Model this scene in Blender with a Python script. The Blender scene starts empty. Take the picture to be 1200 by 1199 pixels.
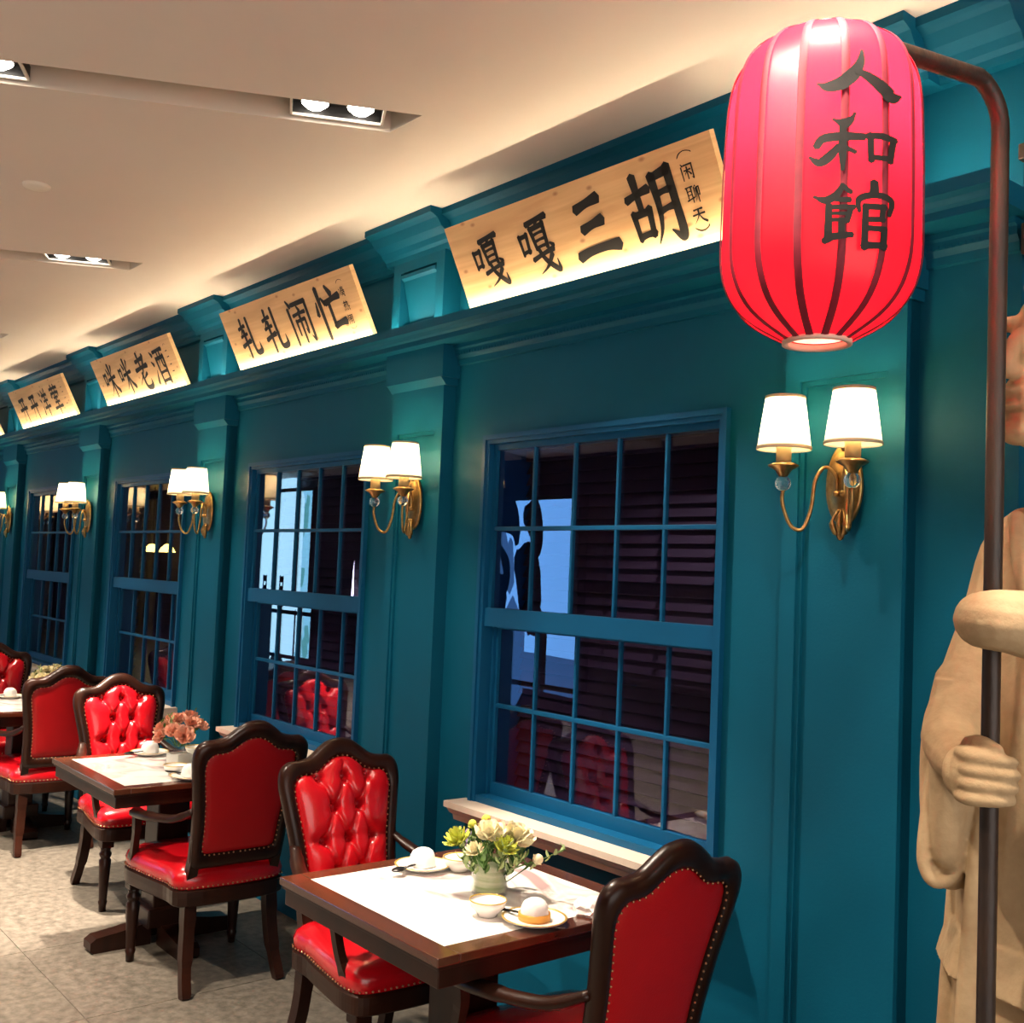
import bpy, bmesh, math, random
from mathutils import Vector, Matrix, Quaternion
random.seed(7)
PI = math.pi
S = bpy.context.scene
COL = S.collection

# ------------------------------------------------------------------ camera, world, exposure
cam_d = bpy.data.cameras.new('camera'); cam = bpy.data.objects.new('camera', cam_d); COL.objects.link(cam)
cam_d.sensor_width = 36.0; cam_d.lens = 1272.3 / 1200 * 36
CR = ((0.63175, 0.77404, 0.0419), (0.01764, -0.06839, 0.9975), (-0.77497, 0.62943, 0.05686))
mw = Matrix.Identity(4)
for i in range(3):
    mw[i][0] = CR[0][i]; mw[i][1] = CR[1][i]; mw[i][2] = -CR[2][i]
mw[0][3], mw[1][3], mw[2][3] = 0, -2.556, 1.651
cam.matrix_world = mw
cam_d.clip_start = 0.05
S.camera = cam

world = bpy.data.worlds.new('world'); S.world = world; world.use_nodes = True
bg = world.node_tree.nodes['Background']
bg.inputs[0].default_value = (1.0, 0.90, 0.82, 1); bg.inputs[1].default_value = 1.3
vs = S.view_settings
vs.view_transform = 'Standard'; vs.look = 'None'; vs.gamma = 1; vs.exposure = 1.28; vs.use_curve_mapping = False
S.cycles.use_denoising = True
S.cycles.max_bounces = 8; S.cycles.transparent_max_bounces = 12
S.cycles.caustics_reflective = False; S.cycles.caustics_refractive = False
S.cycles.sample_clamp_indirect = 6.0

WARM = (1.0, 0.84, 0.67)
SPOT_W = 95.0        # watts of one ceiling spot
FLOOR_W = 270.0
LED_E = 34.0
SCONCE_W = 1.2
LANTERN_W = 9.0

# ------------------------------------------------------------------ helpers
def tag(o, label=None, cat=None, group=None, kind=None):
    if label: o['label'] = label
    if cat: o['category'] = cat
    if group: o['group'] = group
    if kind: o['kind'] = kind
    return o

def empty(name, loc=(0, 0, 0), rz=0, **kw):
    o = bpy.data.objects.new(name, None); COL.objects.link(o)
    o.location = loc; o.rotation_euler = (0, 0, rz); o.empty_display_size = 0.05
    return tag(o, **kw)

def link(name, me, parent=None, loc=None, rot=None, **kw):
    o = bpy.data.objects.new(name, me); COL.objects.link(o)
    if parent: o.parent = parent
    if loc: o.location = loc
    if rot: o.rotation_euler = rot
    return tag(o, **kw)

class MB:
    """collects shapes, builds one mesh"""
    def __init__(s): s.v = []; s.f = []; s.sm = []
    def add(s, v, f, smooth=False):
        b = len(s.v); s.v += [tuple(p) for p in v]
        s.f += [tuple(i + b for i in q) for q in f]; s.sm += [smooth] * len(f)
        return s
    def box(s, x0, x1, y0, y1, z0, z1, bev=0.0):
        if x0 > x1: x0, x1 = x1, x0
        if y0 > y1: y0, y1 = y1, y0
        if z0 > z1: z0, z1 = z1, z0
        if bev <= 0:
            v = [(x0,y0,z0),(x1,y0,z0),(x1,y1,z0),(x0,y1,z0),(x0,y0,z1),(x1,y0,z1),(x1,y1,z1),(x0,y1,z1)]
            f = [(0,3,2,1),(4,5,6,7),(0,1,5,4),(1,2,6,5),(2,3,7,6),(3,0,4,7)]
            return s.add(v, f)
        bm = bmesh.new(); bmesh.ops.create_cube(bm, size=1)
        for w in bm.verts:
            w.co = Vector(((x0+x1)/2 + w.co.x*(x1-x0), (y0+y1)/2 + w.co.y*(y1-y0), (z0+z1)/2 + w.co.z*(z1-z0)))
        bmesh.ops.bevel(bm, geom=bm.edges[:], offset=bev, segments=2, affect='EDGES', profile=0.6)
        bm.verts.index_update()
        s.add([w.co[:] for w in bm.verts], [[w.index for w in q.verts] for q in bm.faces]); bm.free()
        return s
    def lathe(s, prof, n=24, c=(0, 0, 0), close=False, axis='z', smooth=True, ph=0.0):
        v = []; f = []
        m = len(prof)
        for i in range(n):
            a = 2*PI*i/n + ph; ca, sa = math.cos(a), math.sin(a)
            for r, z in prof:
                p = (r*ca, r*sa, z)
                if axis == 'y': p = (r*ca, z, r*sa)
                if axis == 'x': p = (z, r*ca, r*sa)
                v.append((p[0]+c[0], p[1]+c[1], p[2]+c[2]))
        for i in range(n):
            j = (i+1) % n
            for k in range(m-1 if not close else m):
                k2 = (k+1) % m
                f.append((i*m+k, j*m+k, j*m+k2, i*m+k2))
        return s.add(v, f, smooth)
    def tube(s, pts, rad, n=8, smooth=True, caps=True, squash=None, up=None):
        """sweep; rad = number or list; squash = (a,b) scales of the two section axes; n=4 gives a square bar"""
        pts = [Vector(p) for p in pts]; m = len(pts)
        if not isinstance(rad, (list, tuple)): rad = [rad]*m
        v = []; f = []
        u = Vector(up) if up else None
        for i, p in enumerate(pts):
            t = (pts[min(i+1, m-1)] - pts[max(i-1, 0)]).normalized()
            if u is None: u = Vector((0, 0, 1)) if abs(t.z) < 0.9 else Vector((1, 0, 0))
            a = t.cross(u).normalized(); b = a.cross(t).normalized()
            u = b
            for k in range(n):
                w = 2*PI*(k+0.5)/n
                sa, sb = squash if squash else (1, 1)
                v.append(p + (a*math.cos(w)*sa + b*math.sin(w)*sb)*rad[i])
        for i in range(m-1):
            for k in range(n):
                k2 = (k+1) % n
                f.append((i*n+k, i*n+k2, (i+1)*n+k2, (i+1)*n+k))
        if caps:
            f.append(tuple(reversed(range(n)))); f.append(tuple(range((m-1)*n, m*n)))
        return s.add(v, f, smooth)
    def prism(s, poly, x0, x1, smooth=False):
        """(y,z) polygon extruded along x"""
        m = len(poly)
        v = [(x0, y, z) for y, z in poly] + [(x1, y, z) for y, z in poly]
        f = [(i, (i+1) % m, m+(i+1) % m, m+i) for i in range(m)] + [tuple(reversed(range(m))), tuple(range(m, 2*m))]
        return s.add(v, f, smooth)
    def sphere(s, c, r, n=12, m=8, sc=(1, 1, 1)):
        prof = [(max(1e-4, math.sin(PI*k/m)), -math.cos(PI*k/m)) for k in range(m+1)]
        b = len(s.v); s.lathe(prof, n)
        for i in range(b, len(s.v)):
            p = s.v[i]; s.v[i] = (c[0]+p[0]*r*sc[0], c[1]+p[1]*r*sc[1], c[2]+p[2]*r*sc[2])
        return s
    def xf(s, M):
        s.v = [tuple(M @ Vector(p)) for p in s.v]; return s
    def mesh(s, name, mat=None, fix=True):
        me = bpy.data.meshes.new(name); me.from_pydata(s.v, [], s.f)
        me.polygons.foreach_set('use_smooth', s.sm)
        if fix:
            bm = bmesh.new(); bm.from_mesh(me); bmesh.ops.recalc_face_normals(bm, faces=bm.faces[:]); bm.to_mesh(me); bm.free()
        if mat: me.materials.append(mat)
        me.update(); return me
    def build(s, name, mat, parent=None, loc=None, rot=None, **kw):
        return link(name, s.mesh(name, mat), parent, loc, rot, **kw)

def catmull(pts, n=6, closed=False):
    pts = [Vector(p) for p in pts]; out = []; m = len(pts)
    for i in range(m if closed else m-1):
        g = (lambda k: pts[k % m]) if closed else (lambda k: pts[min(max(k, 0), m-1)])
        a, b, c, d = g(i-1), g(i), g(i+1), g(i+2)
        for k in range(n):
            t = k/n
            out.append(0.5*((2*b)+(c-a)*t+(2*a-5*b+4*c-d)*t*t+(3*b-a-3*c+d)*t**3))
    if not closed: out.append(pts[-1])
    return out

def copy_tree(o, parent=None):
    c = o.copy(); COL.objects.link(c)
    if parent: c.parent = parent
    for ch in list(o.children): copy_tree(ch, c)
    return c

# ------------------------------------------------------------------ materials
def nodes(m): return m.node_tree.nodes, m.node_tree.links
def mat(name, col, rough=0.5, spec=0.5, metal=0.0, var=0.0, vscale=8.0, bump=0.0, bscale=40.0, stretch=(1, 1, 1), col2=None, coat=0.0, detail=4.0, coord='Object'):
    m = bpy.data.materials.new(name); m.use_nodes = True
    N, L = nodes(m); b = N['Principled BSDF']
    b.inputs['Base Color'].default_value = (*col, 1); b.inputs['Roughness'].default_value = rough
    b.inputs['Metallic'].default_value = metal; b.inputs['Specular IOR Level'].default_value = spec
    b.inputs['Coat Weight'].default_value = coat; b.inputs['Coat Roughness'].default_value = 0.08
    tc = N.new('ShaderNodeTexCoord'); mp = N.new('ShaderNodeMapping'); mp.inputs['Scale'].default_value = stretch
    L.new(tc.outputs[coord], mp.inputs[0])
    if var > 0 or col2:
        n = N.new('ShaderNodeTexNoise'); n.inputs['Scale'].default_value = vscale; n.inputs['Detail'].default_value = detail
        n.inputs['Roughness'].default_value = 0.6
        L.new(mp.outputs[0], n.inputs['Vector'])
        r = N.new('ShaderNodeValToRGB'); r.color_ramp.elements[0].position = 0.3; r.color_ramp.elements[1].position = 0.7
        c2 = col2 if col2 else tuple(c*(1-var) for c in col)
        r.color_ramp.elements[0].color = (*c2, 1); r.color_ramp.elements[1].color = (*col, 1)
        L.new(n.outputs['Fac'], r.inputs[0]); L.new(r.outputs[0], b.inputs['Base Color'])
    if bump > 0:
        n2 = N.new('ShaderNodeTexNoise'); n2.inputs['Scale'].default_value = bscale; n2.inputs['Detail'].default_value = 3
        L.new(mp.outputs[0], n2.inputs['Vector'])
        bp = N.new('ShaderNodeBump'); bp.inputs['Strength'].default_value = bump; bp.inputs['Distance'].default_value = 0.01
        L.new(n2.outputs['Fac'], bp.inputs['Height']); L.new(bp.outputs[0], b.inputs['Normal'])
    return m

def emit(name, col, e):
    m = bpy.data.materials.new(name); m.use_nodes = True
    N, L = nodes(m); N.remove(N['Principled BSDF'])
    em = N.new('ShaderNodeEmission'); em.inputs[0].default_value = (*col, 1); em.inputs[1].default_value = e
    L.new(em.outputs[0], N['Material Output'].inputs[0]); return m

def shade_mat(name, col, tcol, tw=0.75, gloss=0.0):
    """thin cloth: diffuse + translucent"""
    m = bpy.data.materials.new(name); m.use_nodes = True
    N, L = nodes(m); N.remove(N['Principled BSDF'])
    d = N.new('ShaderNodeBsdfDiffuse'); d.inputs[0].default_value = (*col, 1)
    t = N.new('ShaderNodeBsdfTranslucent'); t.inputs[0].default_value = (*tcol, 1)
    tc = N.new('ShaderNodeTexCoord'); n = N.new('ShaderNodeTexNoise'); n.inputs['Scale'].default_value = 300
    bp = N.new('ShaderNodeBump'); bp.inputs['Strength'].default_value = 0.05; L.new(tc.outputs['Object'], n.inputs['Vector'])
    L.new(n.outputs['Fac'], bp.inputs['Height']); L.new(bp.outputs[0], d.inputs['Normal'])
    x = N.new('ShaderNodeMixShader'); x.inputs[0].default_value = tw
    L.new(d.outputs[0], x.inputs[1]); L.new(t.outputs[0], x.inputs[2])
    g = N.new('ShaderNodeBsdfGlossy'); g.inputs['Roughness'].default_value = 0.38; g.inputs[0].default_value = (1, .9, .85, 1)
    y = N.new('ShaderNodeMixShader'); y.inputs[0].default_value = gloss; L.new(x.outputs[0], y.inputs[1]); L.new(g.outputs[0], y.inputs[2])
    L.new(y.outputs[0], N['Material Output'].inputs[0])
    return m

def glass_mat(name, tint, ior=4.0, base=0.0, gain=1.0, rough=0.0):
    """thin pane: what lies behind plus a mirror image"""
    m = bpy.data.materials.new(name); m.use_nodes = True
    N, L = nodes(m); N.remove(N['Principled BSDF'])
    t = N.new('ShaderNodeBsdfTransparent'); t.inputs[0].default_value = (*tint, 1)
    g = N.new('ShaderNodeBsdfGlossy'); g.inputs['Roughness'].default_value = rough; g.inputs[0].default_value = (1, 1, 1, 1)
    lw = N.new('ShaderNodeLayerWeight'); lw.inputs[0].default_value = 0.5
    fr = N.new('ShaderNodeMath'); fr.operation = 'POWER'; fr.inputs[1].default_value = ior; L.new(lw.outputs['Facing'], fr.inputs[0])
    ma = N.new('ShaderNodeMath'); ma.operation = 'MULTIPLY_ADD'; ma.inputs[1].default_value = gain; ma.inputs[2].default_value = base; ma.use_clamp = True
    L.new(fr.outputs[0], ma.inputs[0])
    x = N.new('ShaderNodeMixShader'); L.new(ma.outputs[0], x.inputs[0]); L.new(t.outputs[0], x.inputs[1]); L.new(g.outputs[0], x.inputs[2])
    L.new(x.outputs[0], N['Material Output'].inputs[0]); return m

TEAL = (0.002, 0.096, 0.172)
M = {}
M['teal'] = mat('teal_paint', TEAL, 0.55, 0.13, var=0.10, vscale=3, bump=0.05, bscale=120)
M['blue'] = mat('blue_sash_paint', (0.003, 0.085, 0.205), 0.45, 0.2, var=0.08, vscale=4)
M['ceil'] = mat('ceiling_plaster', (0.74, 0.66, 0.60), 0.9, 0.1, var=0.03, vscale=2)
M['trough'] = mat('trough_plaster', (0.72, 0.64, 0.55), 0.85, 0.1, var=0.03)
M['floor'] = mat('floor_stone', (0.195, 0.17, 0.138), 0.42, 0.35, col2=(0.075, 0.065, 0.052), vscale=26, detail=9, bump=0.10, bscale=60)
M['grout'] = mat('floor_grout', (0.17, 0.155, 0.13), 0.8, 0.2, var=0.2, vscale=30)
M['wood'] = mat('dark_walnut', (0.028, 0.008, 0.004), 0.32, 0.22, col2=(0.010, 0.0035, 0.0022), vscale=9, stretch=(1, 1, 0.15), coat=0.05)
M['tabwood'] = mat('table_mahogany', (0.090, 0.026, 0.011), 0.22, 0.5, col2=(0.045, 0.014, 0.007), vscale=10, stretch=(0.15, 1, 1), coat=0.3)
M['leather'] = mat('red_leather', (0.50, 0.004, 0.010), 0.24, 0.5, var=0.12, vscale=6, bump=0.06, bscale=160, coat=0.3)
M['leather2'] = mat('red_leather_back', (0.42, 0.003, 0.007), 0.42, 0.35, var=0.12, vscale=5, bump=0.08, bscale=180)
M['nail'] = mat('brass_nail', (0.62, 0.34, 0.18), 0.28, 0.5, metal=1.0, var=0.1)
M['white'] = mat('white_china', (0.82, 0.80, 0.76), 0.18, 0.5, var=0.02)
M['gilt'] = mat('gilt_rim', (0.75, 0.50, 0.12), 0.3, 0.5, metal=0.6, var=0.1)
M['napkin'] = mat('white_napkin', (0.85, 0.83, 0.80), 0.85, 0.1, var=0.04, bump=0.2, bscale=60)
M['orange'] = mat('orange_ring', (0.72, 0.34, 0.06), 0.4, 0.4, var=0.15, vscale=30)
M['black'] = mat('black_lacquer', (0.012, 0.010, 0.010), 0.25, 0.5, var=0.1)
M['sill'] = mat('sill_stone', (0.70, 0.60, 0.50), 0.45, 0.4, var=0.08, vscale=12, bump=0.03)
M['brass'] = mat('aged_brass', (0.50, 0.31, 0.11), 0.30, 0.5, metal=0.9, col2=(0.22, 0.13, 0.05), vscale=40)
M['candle'] = mat('ivory_sleeve', (0.72, 0.52, 0.24), 0.5, 0.3, var=0.05)
M['shade'] = shade_mat('lamp_shade_cloth', (0.85, 0.78, 0.62), (0.95, 0.84, 0.58), 0.7)
M['band'] = mat('shade_band', (0.52, 0.43, 0.30), 0.8, 0.1, var=0.1, vscale=60)
M['bulb'] = emit('warm_bulb', (1.0, 0.82, 0.55), 30.0)
M['crystal'] = mat('crystal_ball', (0.95, 0.97, 1.0), 0.03, 0.6)
M['crystal'].node_tree.nodes['Principled BSDF'].inputs['Transmission Weight'].default_value = 1.0
M['led'] = emit('led_strip_light', (1.0, 0.80, 0.52), LED_E)
M['ink'] = mat('black_ink', (0.010, 0.008, 0.007), 0.55, 0.3, var=0.3, vscale=50)
M['lantern'] = shade_mat('red_lantern_cloth', (0.66, 0.005, 0.012), (1.0, 0.010, 0.032), 0.6, gloss=0.028)
M['diffuser'] = shade_mat('lantern_paper_disc', (0.85, 0.80, 0.74), (0.95, 0.85, 0.75), 0.7)
M['rib'] = mat('lantern_bamboo', (0.22, 0.010, 0.026), 0.6, 0.3, var=0.3, vscale=30)
M['lring'] = mat('lantern_ring', (0.75, 0.50, 0.40), 0.5, 0.3, var=0.1)
M['pole'] = mat('rusty_black_pole', (0.012, 0.010, 0.010), 0.45, 0.4, col2=(0.040, 0.020, 0.011), vscale=22, stretch=(1, 1, 0.3), bump=0.15, bscale=90, detail=8)
M['stone'] = mat('statue_stone', (0.56, 0.41, 0.24), 0.75, 0.25, col2=(0.33, 0.22, 0.115), vscale=6, bump=0.25, bscale=55, detail=8)
M['plinth'] = mat('plinth_stone', (0.30, 0.27, 0.23), 0.7, 0.3, var=0.3, vscale=12)
M['blind'] = mat('blind_slat', (0.030, 0.018, 0.034), 0.5, 0.3, var=0.1)
M['pane'] = glass_mat('window_glass', (0.80, 0.76, 0.90), 3.0, 0.05, 0.70)
M['dark'] = mat('dark_void', (0.012, 0.012, 0.016), 0.8, 0.1, var=0.1)
M['slate'] = mat('slate_grey_panel', (0.085, 0.09, 0.10), 0.6, 0.3, var=0.15, vscale=4)
M['darkwood'] = mat('dark_brown_beam', (0.035, 0.026, 0.020), 0.5, 0.4, var=0.3, vscale=14, stretch=(0.2, 1, 1))
M['opp'] = mat('dark_opposite_wall', (0.045, 0.035, 0.045), 0.7, 0.2, var=0.1)
M['bezel'] = mat('white_bezel', (0.80, 0.74, 0.64), 0.5, 0.4, var=0.02)
M['lamp_in'] = mat('black_lamp_housing', (0.015, 0.013, 0.012), 0.5, 0.4, var=0.1)
M['spot'] = emit('spot_lens', (1.0, 0.93, 0.82), 9.0)
M['leaf'] = mat('green_leaf', (0.10, 0.22, 0.045), 0.45, 0.4, var=0.4, vscale=30)
M['leaf2'] = mat('pale_leaf', (0.40, 0.52, 0.22), 0.5, 0.3, var=0.3, vscale=30)
M['petal_peach'] = mat('peach_petal', (0.78, 0.33, 0.20), 0.6, 0.2, col2=(0.72, 0.42, 0.32), vscale=30)
M['petal_cream'] = mat('cream_petal', (0.85, 0.78, 0.52), 0.6, 0.2, var=0.08, vscale=30)
M['petal_lime'] = mat('lime_petal', (0.58, 0.62, 0.10), 0.6, 0.2, var=0.2, vscale=30)
M['petal_lilac'] = mat('lilac_petal', (0.30, 0.24, 0.42), 0.6, 0.2, var=0.2, vscale=30)
M['vase'] = glass_mat('vase_glass', (0.95, 0.97, 0.96), 4.0, 0.03, 0.8)

def wood_sign():
    m = bpy.data.materials.new('pine_board'); m.use_nodes = True; N, L = nodes(m); b = N['Principled BSDF']
    tc = N.new('ShaderNodeTexCoord'); mp = N.new('ShaderNodeMapping'); mp.inputs['Scale'].default_value = (0.8, 3, 14)
    L.new(tc.outputs['Object'], mp.inputs[0])
    n = N.new('ShaderNodeTexNoise'); n.inputs['Scale'].default_value = 2.2; n.inputs['Detail'].default_value = 5; n.inputs['Distortion'].default_value = 0.6
    L.new(mp.outputs[0], n.inputs['Vector'])
    r = N.new('ShaderNodeValToRGB'); r.color_ramp.elements[0].position = 0.35; r.color_ramp.elements[1].position = 0.62
    r.color_ramp.elements[0].color = (0.56, 0.33, 0.15, 1); r.color_ramp.elements[1].color = (0.68, 0.43, 0.21, 1)
    L.new(n.outputs['Fac'], r.inputs[0])
    sx = N.new('ShaderNodeSeparateXYZ'); cx = N.new('ShaderNodeCombineXYZ'); L.new(tc.outputs['Object'], sx.inputs[0])
    L.new(sx.outputs[0], cx.inputs[0]); L.new(sx.outputs[2], cx.inputs[1])
    mp2 = N.new('ShaderNodeMapping'); mp2.inputs['Scale'].default_value = (3.2, 6.0, 1); L.new(cx.outputs[0], mp2.inputs[0])
    vo = N.new('ShaderNodeTexVoronoi'); vo.voronoi_dimensions = '2D'; vo.inputs['Scale'].default_value = 1.3; L.new(mp2.outputs[0], vo.inputs['Vector'])
    r2 = N.new('ShaderNodeValToRGB'); r2.color_ramp.elements[0].position = 0.02; r2.color_ramp.elements[1].position = 0.07
    r2.color_ramp.elements[0].color = (0.75, 0.75, 0.75, 1); r2.color_ramp.elements[1].color = (0, 0, 0, 1)
    L.new(vo.outputs['Distance'], r2.inputs[0])
    mx = N.new('ShaderNodeMixRGB'); mx.inputs[2].default_value = (0.30, 0.12, 0.05, 1)
    L.new(r2.outputs[0], mx.inputs[0]); L.new(r.outputs[0], mx.inputs[1]); L.new(mx.outputs[0], b.inputs['Base Color'])
    b.inputs['Roughness'].default_value = 0.5; return m
M['pine'] = wood_sign()

def marble():
    m = bpy.data.materials.new('veined_marble'); m.use_nodes = True; N, L = nodes(m); b = N['Principled BSDF']
    tc = N.new('ShaderNodeTexCoord'); n = N.new('ShaderNodeTexNoise'); n.inputs['Scale'].default_value = 3.2; n.inputs['Detail'].default_value = 6; n.inputs['Distortion'].default_value = 1.4
    L.new(tc.outputs['Object'], n.inputs['Vector'])
    r = N.new('ShaderNodeValToRGB'); e = r.color_ramp.elements
    e[0].position = 0.36; e[0].color = (0.42, 0.30, 0.30, 1); e[1].position = 0.43; e[1].color = (0.80, 0.76, 0.72, 1)
    x = e.new(0.50); x.color = (0.62, 0.55, 0.52, 1); y = e.new(0.54); y.color = (0.84, 0.81, 0.77, 1)
    L.new(n.outputs['Fac'], r.inputs[0]); L.new(r.outputs[0], b.inputs['Base Color'])
    b.inputs['Roughness'].default_value = 0.16; return m
M['marble'] = marble()

# ------------------------------------------------------------------ the setting
H = 3.08                      # ceiling height
XL, XR = -34.0, 3.0           # extents of corridor
YF = -6.0                     # far side of the corridor
WALL_R = -1.24                # where the teal wall ends
LB = 2.0425                   # bay length
WX, WW, WZ0, WZ1 = -3.309, 1.1846, 0.787, 2.169
NWIN = 4
wins = [WX - LB*i for i in range(NWIN)]
pil_c = [-1.690 - 2.035*i for i in range(6)]

# floor
fl = MB().box(XL, XR, YF, 0.25, -0.06, -0.004).build('floor', M['grout'], kind='structure')
tile_me = MB().box(0.0015, 0.7985, 0.0015, 0.7985, -0.02, 0.0).mesh('floor_tile', M['floor'])
for i in range(19):
    for j in range(7):
        x = 1.6 - 0.8*(i+1); y = -0.37 - 0.8*j
        if j == 6: continue
        link('floor_tile', tile_me, fl, (x, y - 0.8, 0))
    edge = MB().box(0.0015, 0.7985, 0.0015, 0.3685, -0.02, 0.0)
strip_me = edge.mesh('floor_tile', M['floor'])
for i in range(19):
    link('floor_tile', strip_me, fl, (1.6 - 0.8*(i+1), -0.37, 0))
far = MB().box(XL, -13.6, YF, 0, -0.003, 0.0).build('stone_paving', M['floor'], fl)

# teal wall with window openings
wl = MB()
xs = WALL_R
for i, w in enumerate(wins):
    a, b = w + 0.02, w + WW - 0.02
    wl.box(b, xs, 0, 0.2, 0, H)
    wl.box(a, b, 0, 0.2, 0, WZ0 + 0.005); wl.box(a, b, 0, 0.2, WZ1 - 0.02, H)
    xs = a
wl.box(-14.0, xs, 0, 0.2, 0, H)
wall = wl.build('wall_back', M['teal'], kind='structure')
MB().box(-14.0, WALL_R, 0.24, 0.3, 0, H).build('wall_behind_glass', M['dark'], kind='structure')
MB().prism([(0, 0), (-0.03, 0), (-0.03, 0.13), (-0.02, 0.145), (-0.012, 0.16), (0, 0.16)], -14, WALL_R).build('baseboard_back', M['teal'], kind='structure')

# ledge that carries the signs, with a lip that hides the light strip
led_z = 2.621
ledge = MB()
ledge.prism([(0, 2.555), (-0.135, 2.555), (-0.135, 2.575), (-0.150, 2.580), (-0.160, 2.592), (-0.185, 2.597), (-0.185, 2.630), (-0.180, 2.630), (-0.180, 2.612), (0, 2.612)], -14, WALL_R + 0.03)
ledge.build('trim_1', M['teal'], kind='structure')
ogee = MB().prism([(0, 2.475), (-0.012, 2.478), (-0.014, 2.50), (-0.026, 2.515), (-0.028, 2.535), (-0.04, 2.54), (-0.04, 2.556), (0, 2.556)], -14, WALL_R)
k = 0
x = WALL_R - 0.02
while x > -9.7:
    ogee.box(x-0.010, x, -0.0285, 0, 2.517, 2.526); x -= 0.018
ogee.build('trim_2', M['teal'], kind='structure')
# cornice along the ceiling, stepping out over every pilaster
CP = [(0, 2.945), (-0.03, 2.945), (-0.035, 2.965), (-0.05, 2.975), (-0.062, 2.995), (-0.095, 3.012), (-0.118, 3.042), (-0.135, 3.05), (-0.15, 3.055), (-0.15, H), (0, H)]
def cornice(off): return [(y - (off if y < 0 else 0), z) for y, z in CP]
cn = MB()
cn.prism(cornice(0), -14, WALL_R + 0.02)
for c in pil_c:
    cn.prism([(y, z - 0.0005) for y, z in cornice(0.055)], c - 0.245, c + 0.245)
cn.build('trim_3', M['teal'], kind='structure')

# pilasters
def pilaster_parts(root):
    hw, p = 0.186, 0.060
    sh = MB().box(-hw, hw, -0.042, 0, 0, 2.42)
    sh.box(-hw, -hw+0.05, -p, 0, 0, 2.42).box(hw-0.05, hw, -p, 0, 0, 2.42)
    sh.box(-hw+0.05, hw-0.05, -p, 0, 2.215, 2.42).box(-hw+0.05, hw-0.05, -p, 0, 0, 0.36)
    sh.build('shaft', M['teal'], root)
    bd = MB(); a, b, c, d = -hw+0.05, hw-0.05, 0.36, 2.215; t = 0.014
    bd.box(a, a+t, -0.052, 0, c, d).box(b-t, b, -0.052, 0, c, d).box(a, b, -0.052, 0, c, c+t).box(a, b, -0.052, 0, d-t, d)
    bd.build('panel_moulding', M['teal'], root)
    cp = MB().box(-hw-0.022, hw+0.022, -0.086, 0, 2.425, 2.556)
    cp.prism([(0, 2.395), (-p, 2.395), (-0.066, 2.402), (-0.086, 2.425), (0, 2.425)], -hw-0.012, hw+0.012)
    cp.build('capital', M['teal'], root)
    MB().box(-hw-0.02, hw+0.02, -0.075, 0, 0, 0.2, 0.004).build('plinth', M['teal'], root)
    fb = MB(); z0, z1 = 2.612, 2.96; q = 0.085
    fb.box(-hw, hw, -0.022, 0, z0, z1)
    fb.box(-hw, -hw+0.055, -q, 0, z0, z1).box(hw-0.055, hw, -q, 0, z0, z1)
    fb.box(-hw+0.055, hw-0.055, -q, 0, z0, z0+0.06).box(-hw+0.055, hw-0.055, -q, 0, z1-0.06, z1)
    fb.build('frieze_block', M['teal'], root)
    # tilted inset panel: top forward, foot set back
    MB().prism([(-0.02, z0+0.065), (-0.028, z0+0.065), (-0.074, z1-0.095), (-0.088, z1-0.085), (-0.088, z1-0.07), (-0.02, z1-0.062)], -hw+0.062, hw-0.062).build('tilted_panel', M['teal'], root)
p0 = None
for i, c in enumerate(pil_c[:6]):
    if p0 is None:
        p0 = empty('trim_4', (c, 0, 0), kind='structure'); pilaster_parts(p0)
    else:
        q = copy_tree(p0); q.location = (c, 0, 0); q.name = 'trim_%d' % (4+i)

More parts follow.
